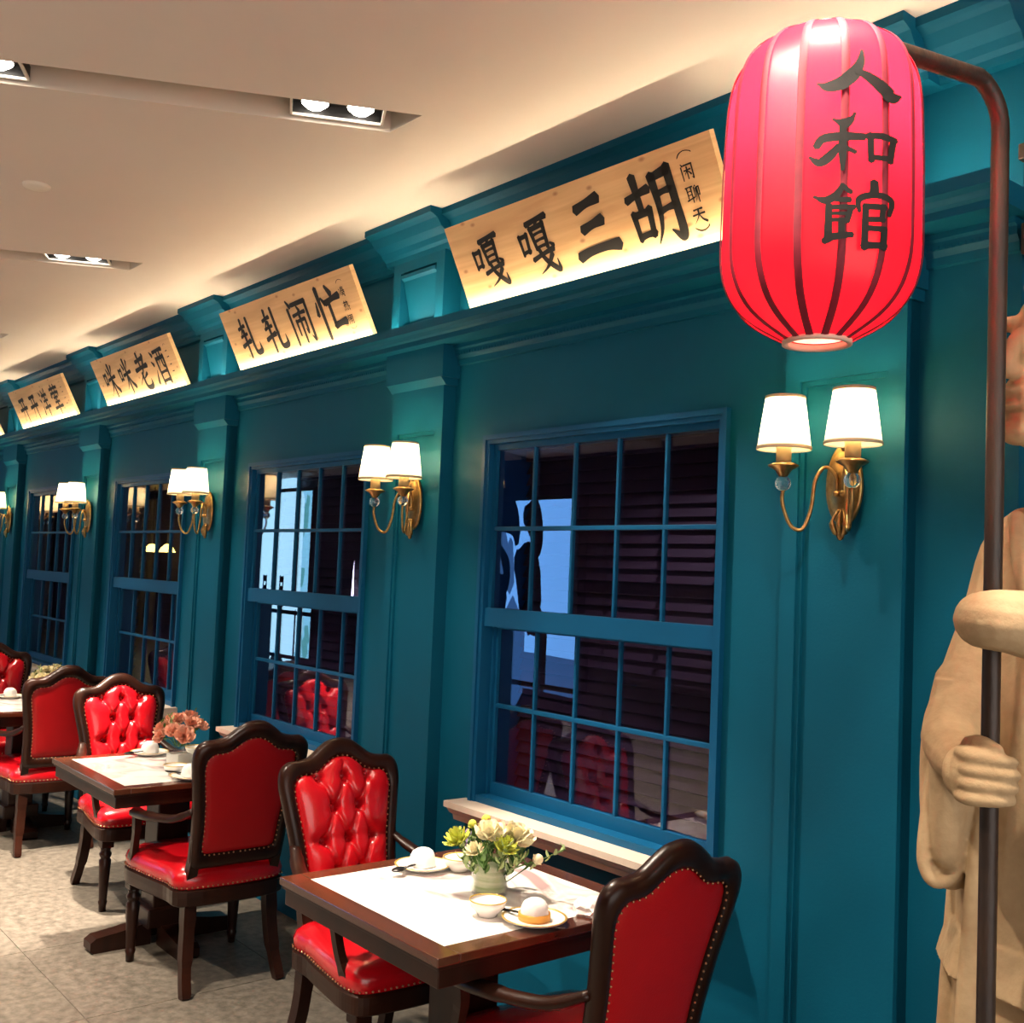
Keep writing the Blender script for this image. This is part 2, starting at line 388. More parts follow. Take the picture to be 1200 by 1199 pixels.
# windows
pw = (WW - 0.12) / 5
def window(n, x0):
    root = empty('window_%d' % (n+1), (x0, 0, 0), kind='structure')
    W = WW; z0, z1 = WZ0, WZ1
    cs = MB(); t = 0.026
    for (a, b, c, d) in ((0, t, z0, z1), (W-t, W, z0, z1)):
        cs.box(a, b, -0.014, 0.2, c, d)
    cs.box(t, W-t, -0.014, 0.2, z1-t, z1); cs.box(t, W-t, -0.010, 0.2, z0, z0+0.025)
    cs.box(-0.008, 0.010, -0.022, -0.001, z0, z1-0.010).box(W-0.010, W+0.008, -0.022, -0.001, z0, z1-0.010).box(-0.008, W+0.008, -0.0221, -0.001, z1-0.010, z1+0.008)
    cs.box(t, t+0.012, 0.036, 0.050, z0, z1-t).box(W-t-0.012, W-t, 0.036, 0.050, z0, z1-t)
    cs.build('casing', M['blue'], root)
    rz0, rz1 = 1.447, 1.517
    for name, ya, yb, a, b in (('upper_sash', 0.010, 0.034, rz0, z1-t), ('lower_sash', 0.050, 0.074, z0+0.025, rz0+0.02)):
        sx = t + (0.0 if name[0] == 'u' else 0.004); st = 0.020
        f = MB().box(sx, sx+st, ya, yb, a, b).box(W-sx-st, W-sx, ya, yb, a, b)
        if name[0] == 'u':
            f.box(sx, W-sx, ya-0.012, yb, rz0, rz1); f.box(sx+st, W-sx-st, ya, yb, b-0.022, b); lo, hi = rz1, b-0.022
        else:
            f.box(sx+st, W-sx-st, ya, yb, a, a+0.045); f.box(sx+st, W-sx-st, ya, yb, b-0.03, b); lo, hi = a+0.045, b-0.03
        f.build(name, M['blue'], root)
        xa, xb = sx+st, W-sx-st; cw = (xb-xa)/5; mid = (lo+hi)/2; m = 0.0058
        for k in range(1, 5):
            key = 'mv'+name
            link('muntin', MC.setdefault(key, MB().box(-m, m, ya+0.002, yb-0.006, lo, hi, 0.003).mesh('muntin', M['blue'])), root, (xa+k*cw, 0, 0))
        link('muntin', MC.setdefault('mh'+name, MB().box(xa, xb, ya+0.001, yb-0.005, mid-m-0.002, mid+m+0.002, 0.003).mesh('muntin', M['blue'])), root)
        for k in range(5):
            for r in range(2):
                za, zb = (lo, mid-m) if r == 0 else (mid+m, hi)
                me = MC.setdefault('p%s%d' % (name, r), MB().box(0, cw, yb-0.010, yb-0.007, za-0.004, zb+0.004).mesh('pane', M['pane']))
                link('pane', me, root, (xa+k*cw, 0, 0))
    sl = MB().prism([(0, WZ0-0.075), (-0.055, WZ0-0.075), (-0.06, WZ0-0.055), (-0.078, WZ0-0.045), (-0.09, WZ0-0.028), (-0.105, WZ0-0.022), (-0.105, WZ0), (0, WZ0)], -0.045, W+0.045)
    sl.build('sill', M['sill'], root)
MC = {}
for n, w in enumerate(wins): window(n, w)

# blinds behind the panes
slat_me = MB().prism([(-0.012, -0.022), (-0.015, -0.020), (0.008, 0.027), (0.011, 0.025)], 0.05, WW-0.05).mesh('slat', M['blind'])
head_me = MB().box(0.05, WW-0.05, 0.15, 0.195, 2.09, 2.13, 0.003).mesh('headrail', M['blind'])
rail_me = MB().box(0.05, WW-0.05, 0.16, 0.185, 0.825, 0.84, 0.003).mesh('bottom_rail', M['blind'])
blab = ['dark purple closed blind behind window with a black figure poster reflected', 'dark purple blind behind window that mirrors the pale leafy poster',
        'dark blind behind window that mirrors yellow pendant lamps', 'dark blind behind the sash window beside the cream-rose table']
for n, w in enumerate(wins):
    bl = empty('venetian_blind', (w, 0, 0.825), label=blab[n], cat='blind', group='dark blinds behind the sash windows')
    link('headrail', head_me, bl, (0, 0, -0.825)); link('bottom_rail', rail_me, bl, (0, 0, -0.825))
    for k in range(28):
        link('slat', slat_me, bl, (0, 0.172, 0.03 + k*0.0447))

# ceiling with slanting light troughs
TD = 0.5075; TE = -0.706; TWD = 0.185; TH = 0.095
def trough_x(i, y): return -2.995 - 2.39*i + (y - TE)*TD
ce = MB(); tr_idx = list(range(-3, 12))
def quad(a, b, c, d, z): ce.add([(*a, z), (*b, z), (*c, z), (*d, z)], [(0, 1, 2, 3)])
quad((XL, TE), (XR, TE), (XR, 0.25), (XL, 0.25), H)
for i in tr_idx:
    lo = trough_x(i+1, TE) + TWD; hi = trough_x(i, TE); lo2 = trough_x(i+1, YF) + TWD; hi2 = trough_x(i, YF)
    quad((lo2, YF), (hi2, YF), (hi, TE), (lo, TE), H)
ce.build('ceiling', M['ceil'], kind='structure')
for k, i in enumerate(tr_idx):
    t = MB(); a = (trough_x(i, YF), YF); b = (trough_x(i, TE), TE); c = (b[0]+TWD, TE); d = (a[0]+TWD, YF)
    v = [(*p, z) for z in (H, H+TH) for p in (a, b, c, d)]
    t.add(v, [(4, 5, 6, 7), (0, 1, 5, 4), (1, 2, 6, 5), (2, 3, 7, 6), (3, 0, 4, 7)])
    t.build('trim_%d' % (20+k), M['trough'], kind='structure')

# the rest of the corridor, seen in the window glass only
MB().box(XL, XR, YF-0.2, YF, 0, H+TH).build('wall_front', M['opp'], kind='structure')
MB().box(XL-0.2, XL, YF, 0.25, 0, H+TH).build('wall_left', M['opp'], kind='structure')
MB().box(-34, -14.0, 0.0, 0.2, 0, H).build('wall_back_far', M['opp'], kind='structure')
# slate shopfront beyond the end of the teal wall
sf = empty('wall_right', (WALL_R, 0, 0), kind='structure')
MB().box(0.0, 4.2, 0.05, 0.2, 0, 2.50).build('slate_panel', M['slate'], sf)
MB().box(0.0, 4.2, 0.03, 0.2, 2.50, H).build('upper_panel', M['darkwood'], sf)
MB().box(0.01, 4.2, -0.05, 0.03, 2.685, 2.725, 0.004).build('rail', M['darkwood'], sf)
MB().box(0.02, 4.2, -0.05, 0.03, 2.455, 2.53, 0.004).build('rail', M['darkwood'], sf)

# ------------------------------------------------------------------ ceiling fixtures
LANX = -1.0
def spot(loc, target, w, ang, blend=0.5, size=0.03, col=WARM):
    l = bpy.data.lights.new('spot_beam', 'SPOT'); l.energy = w; l.spot_size = math.radians(ang); l.spot_blend = blend
    l.shadow_soft_size = size; l.color = col
    o = bpy.data.objects.new('spot_beam', l); COL.objects.link(o); o.location = loc
    o.rotation_euler = (Vector(target) - Vector(loc)).to_track_quat('-Z', 'Y').to_euler(); return o
ta = math.atan2(1, TD) - PI/2        # trough direction turned from +y
def make_fixture():
    r = empty('twin_spotlight')
    b = MB(); w, l, t = 0.065, 0.145, 0.008
    for s in (-1, 1):
        b.box(s*w-t/2, s*w+t/2, -l, l, -0.004, 0.004); b.box(-w, w, s*l-t/2, s*l+t/2, -0.004, 0.004)
    b.build('bezel', M['bezel'], r)
    hs = MB().box(-w, w, -l, l, 0.040, 0.048)
    for s in (-1, 1): hs.box(s*w-.003, s*w+.003, -l, l, 0.004, 0.041); hs.box(-w, w, s*l-.003, s*l+.003, 0.004, 0.041)
    hs.build('housing', M['lamp_in'], r)
    for s in (-1, 1):
        q = MB().lathe([(0.048, 0.036), (0.048, 0.022), (0.042, 0.018), (0.040, 0.030)], 20, (0, s*0.072, 0)).build('lamp_ring', M['lamp_in'], r)
        MB().lathe([(0.0001, -0.004), (0.025, 0.000), (0.042, 0.014), (0.042, 0.032)], 20, (0, s*0.072, 0)).build('lens', M['spot'], q)
    return r
fx0 = None
FX = []
def fixture(i, y, label, targets):
    global fx0
    x = trough_x(i, y) + TWD/2
    if fx0 is None: fx0 = make_fixture(); f = fx0
    else: f = copy_tree(fx0)
    f.location = (x, y, H + 0.014); f.rotation_euler = (0, 0, ta)
    tag(f, label, 'spotlight', 'twin spotlights in the ceiling troughs')
    for s, (tg, w, ang) in zip((-1, 1), targets):
        d = Vector((-math.sin(ta), math.cos(ta), 0))*0.072*s
        spot((x + d.x, y + d.y, H + 0.006), tg, w, ang)
T1 = (-2.49, -0.62, 0.745); T2 = (-4.66, -0.62, 0.745); T3 = (-6.83, -0.62, 0.745)
fixture(0, -0.90, 'black twin spotlight in the ceiling trough above the leaf-vase table', [((T1[0], T1[1], .745), SPOT_W*1.5, 46), ((T1[0]+0.35, -0.35, .9), SPOT_W, 60)])
fixture(0, -1.86, 'twin spotlight at the corridor end of the trough over the leaf-vase table', [((-3.4, -1.9, 0), FLOOR_W*.45, 75), ((-3.6, -0.6, 0.6), SPOT_W, 60)])
fixture(1, -0.95, 'twin spotlight in the ceiling trough above the peach-rose table', [((T2[0], T2[1], .745), SPOT_W*.7, 50), ((-5.75, -1.15, 0), SPOT_W*6.5, 40)])
fixture(1, -1.90, 'twin spotlight in the trough beside the round ceiling plate', [((-5.9, -1.6, 0), FLOOR_W, 75), ((-5.6, -0.5, 0.6), SPOT_W, 60)])
fixture(2, -1.00, 'twin spotlight in the ceiling trough above the cream-rose table', [((T3[0], T3[1], .745), SPOT_W*1.2, 50), ((-8.0, -1.0, 0), SPOT_W, 60)])
fixture(-1, -1.90, 'twin spotlight aimed at the stone statue', [((-0.95, -0.48, 1.5), SPOT_W*0.8, 36), ((-0.95, -0.45, 1.0), SPOT_W*0.5, 40)])
fixture(-1, -1.30, 'twin spotlight straight above the red lantern', [((LANX, -1.125, 2.4), SPOT_W*.7, 34), ((-1.9, -0.3, 0.6), SPOT_W*.6, 50)])
for i in (-1, 0, 1, 2, 3):  # added trough lamps out of view, general fill bounced up from the floor
    for y in (-3.3, -4.8):
        x = trough_x(i, y)
        fixture(i, y, 'added out-of-view twin spotlight giving fill light over the corridor floor', [((x, y, 0), FLOOR_W*.5, 85), ((x, y+0.7, 0), FLOOR_W*.5, 85)])
det = MB().lathe([(0.0001, -0.012), (0.04, -0.012), (0.05, -0.008), (0.052, 0)], 28).build('ceiling_plate', M['bezel'], None, (-4.418, -1.416, H))
tag(det, 'small round flush plate on the bare ceiling', 'ceiling plate')

# light strips on the ledge
LS = []
for i in range(5):
    a = (-1.22 if i == 0 else -2.71 - 1.99*(i-1) + 0.06) ; b = -2.65 - 1.99*i
    if i == 4: b = -13.9
    o = MB().box(b, a, -0.1775, -0.1600, 2.6125, led_z).build('light_strip', M['led'])
    tag(o, ['glowing light strip under the widest pine sign', 'glowing light strip under the pine sign with twin hooked characters', 'glowing light strip under the pine sign that ends in the wine character',
            'glowing light strip under the pine sign with twin gate-shaped characters', 'glowing light strip under the plain last pine sign'][i], 'light strip', 'light strips on the ledge')

# ------------------------------------------------------------------ brush writing
BW = 1.25
def ribbon(pts, n=5):
    """pts (x,y,w) -> smooth brush stroke outline"""
    P = catmull([(p[0], p[1], p[2]) for p in pts], n) if len(pts) > 2 else [Vector(pts[0]).lerp(Vector(pts[1]), k/4) for k in range(5)]
    m = len(P); left = []; right = []
    for i, p in enumerate(P):
        t = (P[min(i+1, m-1)] - P[max(i-1, 0)]); t.z = 0; t.normalize()
        nrm = Vector((-t.y, t.x)); w = max(p.z, 0.004)/2*BW
        q = Vector((p.x, p.y)); e = Vector((t.x, t.y))*(w*0.35)
        if i == 0: q -= e
        if i == m-1: q += e
        left.append(q + nrm*w); right.append(q - nrm*w)
    # rounded caps
    def cap(c, a, d):
        return c + d*0.45*(a-c).length
    t0 = (P[1]-P[0]); t0 = Vector((t0.x, t0.y)).normalized(); t1 = (P[-1]-P[-2]); t1 = Vector((t1.x, t1.y)).normalized()
    v = []; f = []
    for a, b in zip(left, right): v += [a, b]
    for i in range(m-1): f.append((2*i, 2*i+1, 2*i+3, 2*i+2))
    c0 = (left[0]+right[0])/2 - t0*(left[0]-right[0]).length*0.28; c1 = (left[-1]+right[-1])/2 + t1*(left[-1]-right[-1]).length*0.28
    v += [c0, c1]; f.append((0, len(v)-2, 1)); f.append((2*m-2, 2*m-1, len(v)-1))
    return v, f

def hz(x0, y0, x1, y1, w=.095): return [(x0, y0, w), ((x0+x1)/2, (y0+y1)/2 + .008, w*.82), (x1, y1, w*1.12)]
def vt(x0, y0, x1, y1, w=.1): return [(x0, y0, w*1.1), ((x0+x1)/2, (y0+y1)/2, w*.9), (x1, y1, w*.8)]
def pie(*p, w=.1): return [(q[0], q[1], w*(1.1 - 0.95*i/(len(p)-1))) for i, q in enumerate(p)]
def na(*p, w=.1): return [(q[0], q[1], w*(.5 + .8*i/(len(p)-1))) for i, q in enumerate(p)]
def pl(*p, w=.09): return [(q[0], q[1], w) for q in p]
def corner(a, b, c, w=.09):
    """horizontal then down, with a pressed corner"""
    return [[(a[0], a[1], w), (b[0], b[1], w)], [(b[0], b[1]+w*.35, w*1.15), ((b[0]+c[0])/2, (b[1]+c[1])/2, w), (c[0], c[1], w)]]
def hook(x, y0, y1, dx=-.12, w=.1): return [(x, y0, w*1.1), (x, (y0+y1)/2, w), (x-.005, y1+.05, w), (x-.03, y1, w*.9), (x+dx, y1+.1, w*.15)]
def rbox(x0, y0, x1, y1, w=.08): return [vt(x0, y1+.03, x0+.02, y0-.03, w)] + corner((x0, y1), (x1, y1+.02), (x1-.03, y0), w) + [hz(x0+.02, y0+.01, x1, y0+.03, w)]
def water(): return [[(.1, .93, .04), (.2, .83, .11)], [(.02, .66, .04), (.13, .57, .11)], [(.06, .05, .1), (.12, .2, .07), (.22, .4, .02)]]
def gate(): return [[(.1, .99, .05), (.2, .86, .1)], vt(.08, .8, .1, .0, .085), [(.28, .88, .08), (.92, .9, .09)], hook(.9, .9, .04, -.13, .085)]
CH = {
 '三': [hz(.22, .84, .75, .93, .14), hz(.27, .50, .73, .58, .14), [(.04, .09, .15), (.3, .14, .12), (.7, .16, .12), (.97, .14, .17)]],
 '胡': [hz(.02, .70, .46, .78, .1), vt(.22, .98, .25, .50, .12)] + rbox(.08, .14, .40, .46, .09) + [pie((.58, .92), (.6, .5), (.55, .2), (.43, 0), w=.12),
       [(.57, .9, .09), (.9, .95, .12)], [(.9, .98, .13), (.92, .5, .12), (.93, .1, .13), (.88, .02, .11), (.73, .14, .02)], hz(.6, .66, .88, .69, .085), hz(.6, .42, .88, .46, .085)],
 '嘎': rbox(.02, .40, .25, .72, .075) + [hz(.32, .93, .93, 1.0, .1), pie((.64, .95), (.52, .82), w=.08), vt(.40, .84, .46, .42, .09)] + corner((.42, .82), (.80, .86), (.78, .42), .085) +
       [hz(.46, .70, .78, .73, .055), hz(.46, .57, .78, .60, .055), hz(.44, .44, .80, .47, .06), hz(.28, .24, .92, .36, .085),
        [(.50, .42, .08), (.60, .22, .09), (.78, .05, .1), (.96, -.06, .09), (.95, .15, .02)], pie((.84, .26), (.64, .06), (.38, -.06), w=.09), [(.86, .48, .04), (.95, .42, .08)]],
 '轧': [hz(.06, .76, .42, .82, .08), pie((.26, .99), (.2, .72), (.06, .55), w=.09), hz(.06, .55, .44, .6, .07), hz(0, .3, .5, .4, .1), vt(.28, .7, .28, -.02, .1),
       [(.62, .99, .1), (.62, .6, .1), (.63, .2, .1), (.70, .06, .11), (.9, .07, .12), (.97, .12, .1), (.96, .32, .02)]],
 '闹': gate() + [[(.5, .82, .05), (.56, .73, .09)], hz(.24, .64, .78, .68, .07), vt(.31, .52, .32, .2, .07), [(.31, .5, .06), (.70, .53, .07)], hook(.70, .53, .22, -.08, .07), vt(.51, .68, .51, .02, .08)],
 '忙': [vt(.20, 1.0, .22, -.02, .11), [(.07, .74, .04), (.03, .5, .11)], [(.30, .8, .05), (.40, .68, .1)], [(.60, 1.0, .06), (.72, .84, .13)], hz(.44, .68, 1.0, .76, .11),
       [(.56, .70, .1), (.57, .4, .09), (.57, .22, .1)], hz(.56, .2, 1.0, .24, .12)],
 '咪': rbox(.03, .42, .24, .72, .07) + [[(.42, .9, .05), (.50, .74, .1)], [(.90, .96, .09), (.76, .74, .03)], hz(.36, .54, .98, .62, .09), vt(.65, 1.02, .66, -.02, .1),
       pie((.64, .56), (.52, .3), (.32, .1), w=.09), na((.68, .55), (.82, .3), (1.02, .14), w=.1)],
 '老': [hz(.22, .80, .74, .86, .1), vt(.46, 1.02, .47, .6, .1), hz(.06, .56, .96, .64, .11), pie((.86, .94), (.55, .5), (.06, .14), w=.1), pie((.78, .42), (.6, .34), (.45, .28), w=.08),
       [(.43, .44, .1), (.44, .14, .1), (.56, .02, .11), (.88, .04, .12), (.93, .24, .02)]],
 '酒': water() + [hz(.34, .90, 1.0, .94, .09), vt(.42, .72, .44, -.02, .09)] + corner((.42, .7), (.94, .73), (.92, 0), .09) + [pie((.60, .9), (.6, .66), (.54, .44), w=.07), [(.78, .9, .07), (.78, .52, .07), (.86, .46, .06)],
       hz(.46, .30, .9, .33, .07), hz(.44, .06, .92, .08, .08)],
 '开': [hz(.18, .84, .84, .88, .12), hz(.02, .46, .98, .53, .12), pie((.36, .88), (.35, .45), (.12, -.02), w=.1), vt(.68, .88, .69, -.04, .1)],
 '洋': water() + [[(.46, .98, .05), (.54, .84, .1)], [(.88, 1.0, .09), (.76, .84, .03)], hz(.38, .76, .98, .8, .09), hz(.42, .54, .94, .58, .08), hz(.34, .28, 1.02, .33, .1), vt(.67, .8, .68, -.05, .1)],
 '荤': [hz(.08, .88, .94, .92, .09), vt(.34, 1.02, .36, .8, .08), vt(.66, 1.02, .64, .8, .08), [(.1, .74, .06), (.07, .6, .1)], hz(.1, .72, .9, .74, .09), [(.9, .75, .1), (.84, .6, .04)],
       hz(.28, .55, .72, .58, .07), pie((.46, .66), (.3, .38), w=.08), hz(.28, .38, .76, .41, .07), hz(.06, .18, .96, .23, .09), vt(.52, .5, .53, -.04, .09)],
 '闲': gate() + [hz(.26, .56, .76, .6, .08), vt(.5, .76, .5, .06, .09), pie((.48, .56), (.26, .28), w=.08), na((.52, .56), (.76, .3), w=.08)],
 '聊': [hz(.02, .92, .52, .95, .08), vt(.1, .9, .12, .16, .08), vt(.4, .92, .42, .0, .08), hz(.12, .68, .4, .7, .06), hz(.12, .46, .4, .48, .06), hz(0, .16, .54, .28, .08),
       pie((.74, .96), (.62, .86), w=.07), vt(.62, .86, .62, .3, .07), pie((.74, .8), (.72, .3), (.56, .0), w=.08), [(.8, .84, .07), (.98, .86, .08)], hook(.97, .86, .36, -.08, .07), vt(.83, .84, .84, -.04, .08)],
 '天': [hz(.2, .86, .82, .9, .1), hz(.08, .54, .94, .6, .1), pie((.52, .88), (.46, .45), (.08, .02), w=.11), na((.54, .54), (.72, .24), (1.0, .04), w=.11)],
 '凑': [[(.04, .8, .05), (.16, .7, .1)], pie((.2, .42), (.12, .26), (.03, .1), w=.09), hz(.36, .86, .92, .9, .07), hz(.4, .72, .88, .75, .07), hz(.28, .56, 1, .6, .08), pie((.62, 1), (.5, .6), (.26, .36), w=.08),
       na((.7, .6), (1, .4), w=.08), hz(.44, .36, .86, .4, .07), hz(.34, .2, .96, .24, .07), pie((.64, .4), (.56, .16), (.34, -.02), w=.08), na((.68, .2), (.94, 0), w=.09)],
 '热': [hz(.06, .82, .44, .86, .08), hook(.26, 1, .36, -.12, .08), hz(.04, .5, .46, .64, .08), hz(.5, .82, .84, .86, .07), pie((.66, 1), (.62, .6), (.46, .34), w=.08), [(.82, .86, .08), (.82, .42, .08), (1, .36, .08), (1, .52, .02)],
       [(.12, .22, .05), (.06, .04, .1)], [(.34, .2, .05), (.38, .06, .1)], [(.6, .2, .05), (.66, .06, .1)], [(.86, .22, .05), (.97, .04, .1)]],
 '(': [[(.0, .0, .06), (.22, .5, .1), (.6, .72, .1), (1.0, .5, .07), (1.1, .3, .05)]],
 ')': [[(.0, .7, .06), (.3, .25, .1), (.65, .16, .1), (1.0, .5, .08), (1.05, .8, .05)]],
}
def glyph(ch, w, h, y=-0.0012):
    mb = MB()
    for s in CH[ch]:
        v, f = ribbon(s); mb.add([(p.x*w, y, p.y*h) for p in v], f)
    return mb

LEAN = math.atan2(0.138, 0.275); BLEN = 0.336; SB = 0.028
def sign(x0, x1, text, small, label, cw, pitch, start, sx):
    b = MB().box(x0, x1, 0.0, 0.022, 0, BLEN, 0.0015)
    c = (x0+x1)/2
    b.v = [(p[0]-c, p[1], p[2]) for p in b.v]
    o = b.build('sign_board', M['pine'], None, (c, -0.1370, 2.614), (LEAN, 0, 0))
    tag(o, label, 'sign', 'pine signs leaning out from the ledge')
    wd = x1-x0
    for i, ch in enumerate(text):
        g = glyph(ch, cw[i]*.96, cw[i]*1.0)
        g.build('character', M['ink'], o, (-wd/2 + start + pitch*i, 0, SB + .154 - cw[i]*0.5 - 0.004))
    for ch, dz, hh, ww in small:
        g = glyph(ch, ww, hh)
        g.build('small_character', M['ink'], o, (sx - ww/2, 0, dz + SB))
    return o
sign(-3.262, -1.990, '嘎嘎三胡', [('(', .263, .022, .05), ('闲', .196, .048, .048), ('聊', .130, .048, .05), ('天', .068, .046, .05), (')', .042, .022, .05)],
     'widest pine sign, four brush characters ending in three bold bars and a beard character', (.165, .175, .20, .215), .262, .115, .525)
sign(-5.240, -3.950, '轧轧闹忙', [('(', .255, .018, .044), ('凑', .195, .042, .042), ('热', .132, .042, .044), ('闹', .072, .042, .042), (')', .048, .018, .044)],
     'pine sign whose first two brush characters are twin hooked ones, bracketed note at its end', (.19, .2, .21, .22), .262, .135, .525)
CH['-'] = [[(0, .5, .14), (1, .55, .16)]]
note = [('(', .250, .016, .03), ('-', .205, .03, .022), ('-', .170, .03, .026), ('-', .125, .03, .022), ('-', .085, .03, .026), (')', .052, .016, .03)]
sign(-7.240, -5.934, '咪咪老酒', note, 'pine sign with four slanting brush characters, the last meaning wine', (.20, .2, .21, .21), .272, .13, .555)
sign(-9.220, -7.873, '开开洋荤', note, 'pine sign starting with twin gate-shaped brush characters above the ledge', (.19, .19, .19, .2), .272, .15, .575)
tag(MB().box(-0.67, 0.67, 0, 0.022, 0, BLEN, 0.0015).build('sign_board', M['pine'], None, (-10.53, -0.1370, 2.614), (LEAN, 0, 0)),
    'plain sliver of the last pine sign, past the twin-gate character sign', 'sign', 'pine signs leaning out from the ledge')

# ------------------------------------------------------------------ wall sconces
def make_sconce():
    r = empty('wall_sconce')
    bp = MB()
    prof = [(0.0001, -0.022), (0.030, -0.020), (0.046, -0.013), (0.052, -0.010), (0.056, -0.012), (0.060, -0.006), (0.060, 0.0)]
    bp.lathe(prof, 32, axis='y'); bp.v = [(p[0]*0.92, p[1], p[2]*(1.95 if p[2] > 0 else 1.75) + 0.112) for p in bp.v]
    bp.build('back_plate', M['brass'], r)
    lf = MB()
    for s in (-1, 0, 1):
        lf.tube(catmull([(s*0.006, -0.016, 0.05), (s*0.020, -0.026, 0.02), (s*0.016, -0.020, -0.006), (s*0.004, -0.016, -0.024)], 4), [0.004]*5 + [0.008]*5 + [0.003]*3, 6)
    lf.sphere((0, -0.016, -0.014), 0.012, 10, 6, (1, .7, 1.5))
    MB().sphere((0, -0.010, 0.222), 0.010, 8, 6, (1, .7, 1.8)).build('finial', M['brass'], r)
    lf.build('leaf_ornament', M['brass'], r)
    lx, ly = 0.105, -0.115
    for s in (-1, 1):
        d = Vector((s*lx, ly, 0)); n = d.length; u = d/n
        def at(t, z): return (u.x*t*n, u.y*t*n - 0.012, z)
        path = catmull([at(0.10, 0.095), at(.13, 0.14), at(.30, 0.162), at(.46, 0.125), at(.52, 0.05), at(.66, -0.005), at(.86, 0.005), at(1.0, 0.06), at(1.0, 0.095)], 6)
        MB().tube(path, 0.0052, 8).sphere(at(0.1, 0.093), 0.010, 10, 6).build('arm', M['brass'], r)
        c = at(1.0, 0)
        MB().sphere((c[0], c[1], 0.115), 0.021, 16, 10).build('crystal_ball', M['crystal'], r)
        MB().lathe([(0.006, .128), (.012, .135), (.022, .150), (.040, .160), (.041, .163), (.030, .168), (.018, .172), (.0001, .173)], 24, (c[0], c[1], 0)).build('drip_cup', M['brass'], r)
        MB().lathe([(.0001, .172), (.020, .172), (.020, .222), (.0001, .222)], 20, (c[0], c[1], 0)).build('candle_sleeve', M['candle'], r)
        sh = MB().lathe([(0.071, 0.206), (0.051, 0.346)], 40, (c[0], c[1], 0)).build('shade', M['shade'], r)
        MB().lathe([(0.0722, 0.204), (0.0728, 0.206), (0.0718, 0.213), (0.0706, 0.213), (0.0706, 0.204)], 40, (c[0], c[1], 0), close=True).build('band', M['band'], sh)
        MB().lathe([(0.0532, 0.340), (0.0526, 0.348), (0.0504, 0.348), (0.0510, 0.340)], 40, (c[0], c[1], 0), close=True).build('band', M['band'], sh)
        MB().sphere((c[0], c[1], 0.262), 0.014, 10, 8, (1, 1, 1.7)).build('bulb', M['bulb'], r)
    return r
slab = ['two-shade brass wall sconce behind the hanging red lantern', 'two-shade brass wall sconce on the pilaster between the windows mirroring the two posters',
        'two-shade brass wall sconce on the pilaster beside the window with yellow lamp reflections', 'two-shade brass wall sconce on the pilaster under the twin gate-shaped character sign',
        'two-shade brass sconce at the far side of the window beside the cream-rose table']
sc0 = make_sconce()
for i in range(5):
    o = sc0 if i == 0 else copy_tree(sc0)
    o.location = (pil_c[i] + 0.015, -0.060, 1.805); tag(o, slab[i], 'sconce', 'brass wall sconces on the pilasters')
    for s in (-1, 1):
        l = bpy.data.lights.new('sconce_glow', 'POINT'); l.energy = SCONCE_W; l.shadow_soft_size = 0.016; l.color = (1.0, 0.74, 0.42)
        lo = bpy.data.objects.new('sconce_glow', l); COL.objects.link(lo); lo.location = (pil_c[i] + 0.015 + s*0.105, -0.187, 1.805 + 0.305)

# ------------------------------------------------------------------ chairs
half = [(0, 0), (.12, 0), (.172, .004), (.192, .03), (.196, .12), (.208, .24), (.228, .36), (.238, .425), (.230, .472), (.200, .497), (.160, .500), (.120, .510), (.080, .538), (.042, .560), (0, .567)]
outl = catmull([(x, y, 0) for x, y in half] + [(-x, y, 0) for x, y in reversed(half[1:-1])], 6, closed=True)
CEN = Vector((0, .27, 0)); NO = len(outl)
def radial(r): return [CEN + (p - CEN)*r for p in outl]
BT = math.radians(13.5)
def back_frame_xf():
    # (w, h, out) -> chair space: front is +x, w along y, h up the tilted back, out = towards front
    return lambda w, h, o: (-0.235 - h*math.sin(BT) + o*math.cos(BT), w, 0.470 + h*1.035*math.cos(BT) + o*math.sin(BT))
BX = back_frame_xf()
tufts = [(w, h) for h, ws in ((.437, (-.098, 0, .098)), (.340, (-.049, .049)), (.235, (-.095, 0, .095)), (.135, (-.047, .047))) for w in ws]
def seg_d(p, a, b):
    ax, ay = a; bx, by = b; dx, dy = bx-ax, by-ay
    t = max(0, min(1, ((p[0]-ax)*dx+(p[1]-ay)*dy)/(dx*dx+dy*dy))); return math.hypot(p[0]-ax-t*dx, p[1]-ay-t*dy)
links_ = []
for i, a in enumerate(tufts):
    for b in tufts[i+1:]:
        if 0.03 < abs(a[1]-b[1]) < 0.12 and abs(a[0]-b[0]) < 0.07: links_.append((a, b))
for a in tufts[-2:]: links_.append((a, (a[0], 0.0)))
for a in (tufts[0], tufts[2]): links_.append((a, (a[0]*1.35, a[1]+.10)))
links_.append((tufts[1], (0, .56)))
for a in (tufts[5], tufts[7]): links_.append((a, (a[0]*2.2, a[1]-.01)))
def tuft_h(w, h, r):
    e = max(0.0, 1 - (r/0.80)**5); z = 0.006 + 0.046*math.sqrt(e)
    for a, b in links_:
        d = seg_d((w, h), a, b)
        if d < .04: z -= 0.011*math.exp(-(d/.009)**2)*min(1, e*1.5)
    for t in tufts:
        d = math.hypot(w-t[0], h-t[1])
        if d < .08: z -= 0.024*math.exp(-(d/.016)**2) + 0.010*math.exp(-(d/.04)**2)
    return max(z, 0.004)
